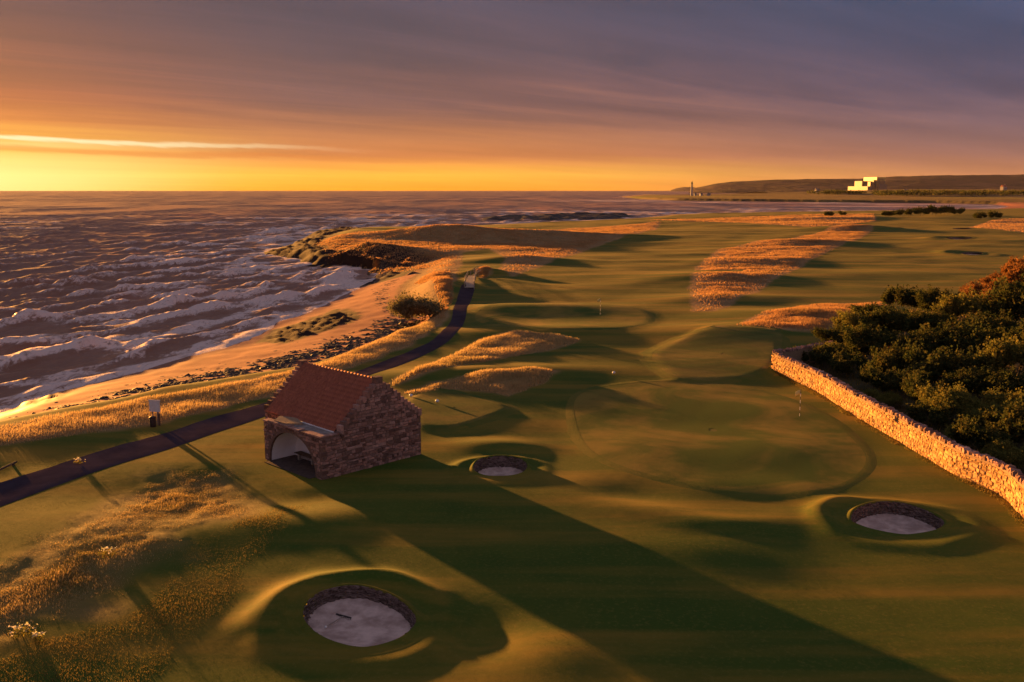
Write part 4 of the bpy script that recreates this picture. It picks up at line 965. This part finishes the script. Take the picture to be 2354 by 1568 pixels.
# ------------------------------------------------------------------ the boundary wall
wp = [(1774, 847.5), (1865, 894.5), (1966.6, 957), (2068, 1015.6), (2185.5, 1086), (2295, 1136.8), (2354, 1191.5), (2440, 1285)]
WPTS = [HP(*q) for q in wp]; bwall = empty('boundary_wall', WPTS[0]); tag(bwall, 'long sunlit sandstone wall with rough upright coping round the copse', 'wall')
ret = HP(1905, 822); WL = smooth_line(np.array([[p.x, p.y] for p in WPTS]), 10)
WL = np.vstack([np.linspace([ret.x, ret.y], WL[0], 12)[:-1], WL]); seg = np.linalg.norm(np.diff(WL, axis=0), axis=1); cum = np.concatenate([[0], np.cumsum(seg)]); WLEN = cum[-1]; WHT, WTH = 1.72, .55
def wline(s):
    s = min(max(s, 0), WLEN - 1e-4); i = int(np.searchsorted(cum, s, 'right') - 1); i = min(i, len(WL) - 2); f = (s - cum[i]) / seg[i]
    p = WL[i] * (1 - f) + WL[i + 1] * f; d = (WL[i + 1] - WL[i]) / seg[i]; return p, Vector((d[0], d[1], 0))
base = np.array([wline(s)[0] for s in np.linspace(0, WLEN, 160)]); bz = H(base[:, 0], base[:, 1])
def wz(s): return float(np.interp(s, np.linspace(0, WLEN, 160), bz))
W0 = Vector(WPTS[0])
mb = MB(); V = []; F = []
for s in np.linspace(0, WLEN, 160):
    p, d = wline(s); nrm_ = Vector((d.y, -d.x, 0)); z = wz(s); p = Vector((p[0], p[1], z)) - W0       # nrm_ points to the green
    V += [p + Vector((0, 0, -.5)), p + Vector((0, 0, WHT)), p - nrm_ * WTH + Vector((0, 0, WHT)), p - nrm_ * WTH + Vector((0, 0, -.5))]
for k in range(159):
    for q in range(3): F.append((4 * k + q, 4 * k + q + 1, 4 * k + q + 5, 4 * k + q + 4))
F.append((0, 1, 2, 3)); mb.add(V, F); wcore = mb.build('wall_core', M['mortar_gold'], bwall)
def wface(s, t_):
    p, d = wline(s); nrm_ = Vector((d.y, -d.x, 0)); return Vector((p[0], p[1], wz(s) + t_ - .15)) - W0, d, Vz, nrm_
ws = lay_stones(wface, WLEN, WHT + .12, lambda s, t_, w_, h_: t_ + h_ / 2 < WHT + .14, rows=(.10, .27), widths=(.15, .58), depth=(.07, .18), seed=31)
emit_stones(ws, bwall, M['stone_gold'], 'wall_stone', lambda q: (q[0].translation + W0).length - q[0].col[0].length * 3)
s = 0; cps = []; r_ = random.Random(33)
while s < WLEN:
    wd = r_.uniform(.16, .34); p, d = wline(s + wd / 2); nrm_ = Vector((d.y, -d.x, 0)); hh_ = r_.uniform(.18, .34); tilt = r_.uniform(-.35, .35)
    m = Matrix.Identity(4); up_ = (Vz * math.cos(tilt) + d * math.sin(tilt)); al = (d * math.cos(tilt) - Vz * math.sin(tilt))
    m.col[0][:3] = al * wd * .95; m.col[1][:3] = nrm_ * r_.uniform(.48, .66); m.col[2][:3] = up_ * hh_; m.col[3][:3] = Vector((p[0], p[1], wz(s) + WHT - .03)) - nrm_ * (WTH / 2 + r_.uniform(-.05, .05)) - W0
    cps.append((m, r_.randrange(10))); s += wd
emit_stones(cps, bwall, M['stone_red'], 'coping', lambda q: (q[0].translation + W0).length, name='coping_stone')

# ------------------------------------------------------------------ bunkers
wmat, t, out = new_mat('stacked_turf')
pos = t.node('ShaderNodeNewGeometry').outputs['Position']; zz = t.sep(pos)[2]
n1 = t.noise(pos, 7, 4, .65); n2 = t.noise(t.mapping(pos, scale=(3, 3, 22)), 1, 3, .6)
c = t.mix(t.rng(n2, .4, .6), (.075, .048, .04), (.20, .14, .12)); c = t.mix(t.math('MULTIPLY', t.rng(n1, .5, .7), .7), c, (.26, .19, .16)); c = t.mix(t.math('MULTIPLY', t.rng(t.noise(pos, 3, 3, .6), .5, .7), .6), c, (.05, .045, .02))
pbsdf(t, out, c, .95, .05, fuzz_normal(t, pos, 20, .8)); M['sod'] = wmat
def bunker(B_, depth, label, name='bunker', detail=True, group=None):
    Bs = smooth_line(B_, 10 if detail else 4, True); c = B_[:, :2].mean(0); n = len(Bs)
    zg = H(Bs[:, 0], Bs[:, 1]); back = B_[:, 2]; rimz = np.maximum(zg + .02, .55 * Bs[:, 2] + .45 * zg) ; rimz = .5 * rimz + .25 * (np.roll(rimz, 3) + np.roll(rimz, -3))
    cz = float(np.min(rimz)); fl = cz - depth * .75
    e = empty(name, (c[0], c[1], cz)); tag(e, label, 'bunker', group); off = np.array([c[0], c[1], cz])
    def ringmesh(nm, rings, mat, closed_c=None, smooth=True):
        V = np.concatenate(rings) - off; i = np.arange(len(V)).reshape(len(rings), n); F = []
        for a in range(len(rings) - 1):
            for k in range(n): F.append((i[a, k], i[a, (k + 1) % n], i[a + 1, (k + 1) % n], i[a + 1, k]))
        V = list(map(tuple, V))
        if closed_c is not None:
            V.append(tuple(closed_c - off)); F += [(i[-1, k], i[-1, (k + 1) % n], len(V) - 1) for k in range(n)]
        mb = MB(); mb.add(V, F); return mb.build(nm, mat, e, smooth)
    def ring(f, z): 
        xy = c + (Bs[:, :2] - c) * f; return np.column_stack([xy, z])
    # grassy lip running out into the ground
    rings = []
    for f, wgt in ((1.38, 0), (1.30, .04), (1.22, .15), (1.15, .4), (1.08, .8), (1.03, 1), (1.0, 1), (.985, .9)):
        xy = c + (Bs[:, :2] - c) * f; zg_ = H(xy[:, 0], xy[:, 1]); z = np.where(wgt > 0, np.maximum(zg_ + (.02 if f < 1.4 else -.05), zg_ * (1 - wgt) + (rimz + (.02 if f > .99 else -.04)) * wgt), zg_ - .05); rings.append(np.column_stack([xy, z]))
    lip = ringmesh('turf_lip', rings[::-1], M['ground'])
    for an in ('m1', 'm2'):
        a_ = lip.data.attributes.new(an, 'FLOAT_COLOR', 'POINT'); a_.data.foreach_set('color', np.zeros(len(lip.data.vertices) * 4, np.float32))
    # built-up face: courses of turf stepping in a little
    nl = 9 if detail else 4; rings = []
    for k in range(nl + 1):
        f = k / nl; z = rimz * (1 - f) + (fl - .1) * f - .02; fin = .992 - .10 * f
        jit = .012 * rng.normal(size=n) * detail
        for o_ in ((0, .012) if k < nl else (0,)):
            xy = c + (Bs[:, :2] - c) * (fin - o_ * detail + jit)[:, None] if detail else c + (Bs[:, :2] - c) * fin; rings.append(np.column_stack([xy, z - (o_ * .6)]))
    ringmesh('turf_face', rings, M['sod'], smooth=False)
    # sand: nearly level, drawn up at the front
    rings = []
    d_ = Bs[:, :2] - c; ydir = d_[:, 1] / np.abs(d_[:, 1]).max()
    for f in (.985, .95, .90, .8, .65, .5, .35, .2, .08):
        frontup = np.clip(-ydir, 0, 1) * (cz - fl - .10) + np.clip(ydir, 0, 1) * .22 + .10
        z = fl + frontup * (f / .985) ** 3; xy_ = c + d_ * f; z = z + .035 * fbm(xy_[:, 0] / .9, xy_[:, 1] / .9, 3, 95) * (f < .93); rings.append(ring(f, z))
    ringmesh('sand', rings, M['sandb'], np.array([c[0], c[1], fl]))
    return e, fl
b1, fl1 = bunker(BK1, .62, 'large round bunker with turf face, nearest the camera, a rake lying in it')
b2, fl2 = bunker(BK2, .75, 'small round bunker with dark face, right of the stone shelter')
b3, fl3 = bunker(BK3, .80, 'wide bunker with speckled face below the bend of the stone wall')
FB = 'distant bunkers on the right fairway'
bunker(BK4, .9, 'distant bunker nearest to the copse, showing a pale strip of sand', detail=False, group=FB)
bunker(BK5, .9, 'distant bunker in the middle of the far right fairway', detail=False, group=FB)
bunker(BK6, .9, 'farthest small bunker near the rough on the right', detail=False, group=FB)
bunker(BK7, .8, 'farthest small bunker at the left of the far right fairway', detail=False, group=FB)
# rake
c1 = U(790, 1418, fl1 + .06); c2 = U(750, 1443, fl1 + .06)
rk = empty('rake', (c1[0], c1[1], fl1 + .05)); tag(rk, 'bunker rake lying on the sand of the near bunker', 'rake')
dv = Vector((c2[0] - c1[0], c2[1] - c1[1], 0)); pd_ = Vector((-dv.y, dv.x, 0)).normalized()
MB().tube([(0, 0, .05), tuple(dv + Vector((0, 0, .06)))], .022, 6).build('handle', M['pale_wood'], rk)
hdm = MB().tube([tuple(pd_ * .42 + Vector((0, 0, .05))), tuple(pd_ * -.42 + Vector((0, 0, .05)))], .038, 6).build('head', M['black'], rk)
for k in range(9):
    q = pd_ * (-.4 + .1 * k); MB().tube([tuple(q + Vector((0, 0, .05))), tuple(q + dv.normalized() * .02 + Vector((0, 0, -.04)))], .01, 5).build('tooth', M['black'], hdm)
MB().tube([tuple(dv + Vector((0, 0, .06))), tuple(dv * 1.07 + Vector((0, 0, .06)))], .05, 8).build('grip', M['white'], rk)

# ------------------------------------------------------------------ flagsticks, markers, sign, bin and other small things
def flagstick(px, py, hgt, label, cup=True):
    p = HP(px, py); e = empty('flagstick', p); tag(e, label, 'flagstick', 'flagsticks on the greens')
    z = -.05
    for k in range(8):
        z1 = z + (hgt + .05) / 8; MB().tube([(0, 0, z), (0, 0, z1)], .024, 8).build('pole_band', M['white' if k % 2 == 0 else 'black'], e); z = z1
    V = []; F = []
    for i in range(7):
        for j in range(4):
            f = i / 6; V.append((-.02 - f * .46, .07 * math.sin(f * 5) * f, hgt - .02 - j * .13 - f * .16 + .02 * math.sin(j)))
    for i in range(6):
        for j in range(3): a = i * 4 + j; F.append((a, a + 1, a + 5, a + 4))
    me_ = MB().add(V, F).mesh('flag'); fo_ = link('flag', me_, M['flag'], e, True)
    md = fo_.modifiers.new('thickness', 'SOLIDIFY'); md.thickness = .006
    if cup: MB().tube([(0, 0, -.03), (0, 0, .012)], .09, 12).build('cup', M['black'], e)
flagstick(1838, 957, 2.25, 'striped flagstick with yellow flag on the near green beside the wall')
flagstick(1380, 723, 2.4, 'small flagstick on the farther green beyond the rough')
for (px, py, lb) in [(945, 914, 'white tee marker nearest the shelter gable'), (1005, 927, 'white tee marker farther from the shelter gable'), (1411, 861, 'white tee marker on the fairway behind the near green')]:
    p = HP(px, py); e = empty('tee_marker', p); tag(e, lb, 'tee marker', 'white tee markers')
    lathe('marker_head', [(.02, .06), (.13, .10), (.17, .2), (.13, .3), (.02, .34)], M['white'], e, 12); MB().tube([(0, 0, -.1), (0, 0, .08)], .025, 6).build('spike', M['dark_metal'], e)
# sign board
p = HP(358, 976); sg = empty('sign_board', p, R(-12)); tag(sg, 'white notice board on a post in the golden grass beside the path', 'sign')
MB().box(-.46, .46, -.03, .03, 1.05, 1.95).build('panel', M['white'], sg); MB().box(-.50, .50, -.05, .05, 1.93, 2.0).build('top_rail', M['white'], sg)
MB().box(.12, .30, .03, .10, -.4, 1.9).build('post', M['pale_wood'], sg); MB().box(-.30, -.20, .03, .10, -.4, 1.9).build('post', M['pale_wood'], sg)
p = HP(352, 981); bn = empty('litter_bin', p, .2); tag(bn, 'dark brown litter bin below the white notice board', 'bin')
lathe('body', [(.21, -.1), (.23, .1), (.25, .70), (.22, .73)], M['bin'], bn, 14); lathe('lid', [(.27, .71), (.27, .77), (.17, .84), (.03, .87)], M['bin'], bn, 14)
p = HP(367, 978); pt = empty('marker_post', p); tag(pt, 'short dark wooden post just right of the litter bin', 'post')
MB().box(-.06, .06, -.06, .06, -.3, .95).build('shaft', M['wood'], pt); MB().add([(-.06, -.06, .95), (.06, -.06, .95), (.06, .06, .95), (-.06, .06, .95), (0, 0, 1.02)], [(0, 1, 4), (1, 2, 4), (2, 3, 4), (3, 0, 4)]).build('cap', M['wood'], pt)
pa, pb_ = HP(-22, 1096), HP(38, 1067); lg = empty('timber_rail', pa); tag(lg, 'low wooden rail beside the path at the left frame edge', 'rail')
dv = pb_ - pa; MB().tube([(0, 0, .16), tuple(dv * .5 + Vector((0, 0, .17))), tuple(dv + Vector((0, 0, .16)))], [.08, .075, .07], 8).build('beam', M['wood'], lg)
for f in (.12, .88): q = dv * f; MB().box(q.x - .07, q.x + .07, q.y - .07, q.y + .07, -.3 + q.z, .15 + q.z).build('post', M['wood'], lg)
# footbridge at the end of the path
fbp = [HP(1079, 664), HP(1080, 650), HP(1086, 636), HP(1104, 624)]; fb = empty('footbridge', fbp[0]); tag(fb, 'pale timber footbridge with handrails where the path ends', 'footbridge')
pts = [p - fbp[0] for p in fbp]; mz = .25
for k in range(3):
    a, b = pts[k], pts[k + 1]; d = (b - a); ln_ = Vector((d.x, d.y, 0)).length; d2_ = Vector((d.x, d.y, 0)).normalized(); sd_ = Vector((d2_.y, -d2_.x, 0)); npl = max(4, int(ln_ / .35))
    for j in range(npl):
        q = a + d * ((j + .5) / npl) + Vector((0, 0, mz)); mb = MB(); hw = .85; hd = ln_ / npl * .44
        mb.add([tuple(q + sd_ * sx * hw + d2_ * sy * hd + Vector((0, 0, sz))) for sz in (-.05, 0) for sx, sy in ((-1, -1), (1, -1), (1, 1), (-1, 1))], [(3, 2, 1, 0), (4, 5, 6, 7), (0, 1, 5, 4), (1, 2, 6, 5), (2, 3, 7, 6), (3, 0, 4, 7)]); mb.build('deck_plank', M['pale_wood'], fb)
    for sx in (-1, 1):
        for hgt in (.55, 1.05): MB().tube([tuple(a + sd_ * sx * .88 + Vector((0, 0, mz + hgt))), tuple(b + sd_ * sx * .88 + Vector((0, 0, mz + hgt)))], .055, 6).build('handrail', M['pale_wood'], fb)
        for f in (0, .5): q = a + d * f + sd_ * sx * .88; MB().box(q.x - .07, q.x + .07, q.y - .07, q.y + .07, q.z - .4, q.z + mz + 1.15).build('post', M['pale_wood'], fb)

# ------------------------------------------------------------------ beach stones and weed
def rock_mesh(seed, name='boulder'):
    r_ = np.random.default_rng(seed); bm = bmesh.new(); bmesh.ops.create_icosphere(bm, subdivisions=1, radius=1)
    for v in bm.verts: v.co *= 1 + r_.normal() * .20
    for v in bm.verts: v.co.z = v.co.z * .62
    me_ = bpy.data.meshes.new(name); bm.to_mesh(me_); bm.free(); me_.materials.append(M['rock']); return me_
RK = [rock_mesh(900 + k) for k in range(8)]
band = smooth_line(np.array([U(x, y, -2.1)[:2] for x, y in [(40, 965), (91, 952), (182, 933), (328, 894), (420, 876), (510, 861), (620, 841), (740, 808), (830, 782), (900, 758), (940, 738)]]), 10)
r_ = random.Random(41); BG = 'dark boulders along the top of the beach'
for k in range(90):
    c = band[int(len(band) * (r_.random() ** .8)) if k > 30 else int(len(band) * r_.uniform(.55, .98))]; q = c + np.array([r_.gauss(-.3, 1.4), r_.gauss(.6, 1.6)]); s = r_.uniform(.16, .42) * (1.4 if k % 7 == 0 else 1)
    if sdf(np.array([q[0]]), np.array([q[1]]), BANK)[0] > .6: continue
    o = bpy.data.objects.new('boulder', RK[k % 8]); COL.objects.link(o); o.location = (q[0], q[1], Hs(*q) + .05); o.scale = (s * r_.uniform(.8, 1.5), s * r_.uniform(.8, 1.3), s); o.rotation_euler = (0, 0, r_.random() * 6)
    tag(o, 'dark boulder among the stones along the top of the beach', 'boulder', BG)
p = HP(950, 630, -2); o = bpy.data.objects.new('boulder', RK[2]); COL.objects.link(o); o.location = p; o.scale = (1.5, 1.1, 1.0); tag(o, 'single large black boulder at the far end of the beach', 'boulder')
ico = [Vector(v.co) for v in RK[0].vertices]; ov = np.array([(1, 0, 0), (0, 1, 0), (-1, 0, 0), (0, -1, 0), (0, 0, .55), (0, 0, -.4)]); of = np.array([(0, 1, 4), (1, 2, 4), (2, 3, 4), (3, 0, 4)])
def scatter_bits(name, centers, spread, n, smin, smax, mat, clus=.0, flat=.5):
    pk = centers[(rng.random(n) * len(centers)).astype(int)] + rng.normal(size=(n, 2)) * spread
    ok = (sdf(pk[:, 0], pk[:, 1], BANK) < 2.0) & (sdf(pk[:, 0], pk[:, 1], WATER) > .8) & (fbm(pk[:, 0] / 1.6, pk[:, 1] / 1.1, 3, 401) > clus); pk = pk[ok]; n = len(pk)
    z = H(pk[:, 0], pk[:, 1]); s = smin + (smax - smin) * rng.random(n) ** 2; th = rng.random(n) * 6.28
    jx = ov[None] * (1 + .35 * rng.normal(size=(n, 6, 1))); e_ = .7 + .9 * rng.random(n)
    X = (jx[..., 0] * np.cos(th)[:, None] * e_[:, None] - jx[..., 1] * np.sin(th)[:, None]) * s[:, None]; Y_ = (jx[..., 0] * np.sin(th)[:, None] * e_[:, None] + jx[..., 1] * np.cos(th)[:, None]) * s[:, None]; Z = jx[..., 2] * s[:, None] * flat
    V = np.stack([X + pk[:, 0:1], Y_ + pk[:, 1:2], Z + z[:, None]], -1).reshape(-1, 3); F = (of[None] + 6 * np.arange(n)[:, None, None]).reshape(-1, 3)
    return tag(link(name, mesh_np(name, V, F), mat), kind='stuff')
scatter_bits('shore_stones', band, np.array([1.8, 3.4]), 30000, .08, .40, M['rock'], -.02, .7)
scatter_bits('seaweed', band + np.array([-.8, 2.0]), np.array([2.2, 4.0]), 12000, .12, .42, M['rock'], .12, .22)
tide = smooth_line(np.array([U(x, y, -3.2)[:2] for x, y in [(800, 800), (860, 770), (900, 752), (915, 735), (890, 715), (872, 695), (880, 670), (905, 650)]]), 10)
scatter_bits('seaweed', tide, np.array([.8, 1.6]), 3000, .12, .40, M['rock'], .02, .2)

# reef out in the bay mouth
rf = [U(x, y, SEA)[:2] for x, y in [(1085, 503), (1180, 498), (1300, 494), (1420, 493.5), (1470, 497), (1440, 503), (1330, 506), (1200, 507), (1110, 508)]]
rp = np.array(rf); lo, hi = rp.min(0) - 8, rp.max(0) + 8; gx, gy = np.meshgrid(np.linspace(lo[0], hi[0], 150), np.linspace(lo[1], hi[1], 70)); q = sdf(gx.ravel(), gy.ravel(), rp)
z = SEA - .8 + sstep(-4, 14, q + 7 * fbm(gx.ravel() / 11, gy.ravel() / 11, 3, 411)) * (2.2 + 2.4 * fbm(gx.ravel() / 16, gy.ravel() / 9, 4, 413)); i = np.arange(z.size).reshape(gx.shape)
tag(link('reef', mesh_np('reef', np.column_stack([gx.ravel(), gy.ravel(), z]), np.stack([i[:-1, :-1], i[:-1, 1:], i[1:, 1:], i[1:, :-1]], -1).reshape(-1, 4)), M['rock']), kind='structure')

# ------------------------------------------------------------------ long grass
blades(F_STRIP, 70000, .28, .58, .055, M['fescue'], 'fescue_grass', .5, gapn=(2.5, -.55))
blades(F_P1, 60000, .06, .18, .03, M['turfblade'], 'meadow_grass', 1.6, gapn=(3.0, -.4), soft=4)
blades(F_P1, 20000, .10, .30, .02, M['fescue'], 'meadow_grass', 1.2, gapn=(2.2, -.15), soft=5)
blades(F_P2, 22000, .45, .85, .09, M['fescue'], 'fescue_grass', .5, gapn=(2.5, -.6))
blades(F_P3, 14000, .40, .75, .08, M['fescue'], 'fescue_grass', .4, gapn=(2.5, -.5))
blades(F_P4, 110000, .20, .46, .20, M['fescue_red'], 'fescue_grass', 1.0, dens=lambda x, y: sdf(x, y, F_P4GAP) < 0, gapn=(5, -.35), soft=5)
blades(F_P5, 30000, .30, .65, .09, M['fescue_red'], 'fescue_grass', .6, gapn=(3, -.4), soft=3)
blades(F_P6, 120000, .20, .50, .27, M['fescue_red'], 'fescue_grass', 2.0, gapn=(8, -.25), soft=8)
blades(F_P7, 32000, .3, .7, .40, M['fescue_red'], 'fescue_grass', 3, gapn=(15, -.3))
blades(F_P8, 24000, .3, .7, .32, M['fescue_red'], 'fescue_grass', 3, gapn=(10, -.3))
blades(F_MOUND, 4000, .4, .8, .12, M['fescue_red'], 'fescue_grass', .3)
def open_turf(x, y):
    ok = (sdf(x, y, HUT_PAD) < 0).astype(float)
    for B_, d_ in BUNKERS[:3]: c_ = B_[:, :2].mean(0); ok *= sdf(x, y, c_ + (B_[:, :2] - c_) * 1.03) < 0
    return ok
FORE = UL([(-80, 1180), (560, 1080), (1250, 1120), (1700, 1180), (2420, 1230), (2420, 1640), (-80, 1640)])
blades(FORE, 110000, .025, .07, .028, M['mown'], 'mown_turf', .5, dens=open_turf, gapn=(2.5, -.6), soft=1)
ROUGH = UL([(300, 1640), (560, 1380), (590, 1300), (640, 1250), (740, 1150), (620, 1160), (420, 1250), (300, 1380), (100, 1450), (-60, 1520), (-60, 1640)])
blades(ROUGH, 30000, .05, .14, .03, M['turfblade'], 'rough_turf', .8, gapn=(2, -.4))
WBASE = np.vstack([UL([(1768, 852), (1860, 902), (1960, 966), (2060, 1026), (2180, 1098), (2290, 1152), (2380, 1250)]), UL([(2380, 1215), (2295, 1136), (2185, 1085), (2068, 1014), (1966, 956), (1865, 893), (1774, 846)])])
blades(WBASE, 9000, .10, .35, .05, M['turfblade'], 'wall_foot_grass', .3, gapn=(1.5, -.3))
blades(COPSE, 26000, .4, 1.0, .12, M['turfblade'], 'copse_undergrowth', .3, gapn=(3, -.3))
KNOLL = UL([(950, 640), (985, 622), (1040, 630), (1045, 690), (1022, 735), (985, 745), (1008, 700), (990, 660)])
blades(KNOLL, 16000, .4, .8, .14, M['fescue_red'], 'fescue_grass', .5, gapn=(2, -.3))
# white flowering plants in the meadow
for (px, py, s, lb) in [(52, 1462, 1.0, 'clump of white flowers at the lower left of the meadow'), (86, 1476, .6, 'small white flowers right of the big flower clump'), (248, 1278, .8, 'white flower patch in the middle of the meadow'), (180, 1068, .5, 'few white flowers in the meadow near the path')]:
    p = HP(px, py); e = empty('flowering_plant', p); tag(e, lb, 'flowers', 'white flowering plants'); s = s * .7; n = int(110 * s)
    q = rng.normal(size=(n, 3)) * np.array([.40, .28, .10]) * s + np.array([0, 0, .38]); cards(q, .09, M['flower'], 'flower_head', e, 1.2, 1.2, kind='stuff')
    q2 = rng.normal(size=(n * 2, 3)) * np.array([.38, .28, .12]) * s + np.array([0, 0, .18]); cards(q2, .14, M['leaf_gold'], 'leaf', e, .5, kind='stuff')
for k, o in PROTO.items():
    if k not in used:
        for c in list(o.children): bpy.data.objects.remove(c)
        bpy.data.objects.remove(o)

# ------------------------------------------------------------------ the air
hz, t, out = new_mat('sea_haze')
pv_ = t.node('ShaderNodeVolumePrincipled'); pv_.inputs['Color'].default_value = (.95, .82, .80, 1); pv_.inputs['Density'].default_value = 0.55e-5; pv_.inputs['Anisotropy'].default_value = .3
t.l.new(pv_.outputs[0], out.inputs['Volume'])
hazeo = MB().box(-19000, 19000, -1500, 20500, -50, 330).build('haze', hz); tag(hazeo, kind='stuff')
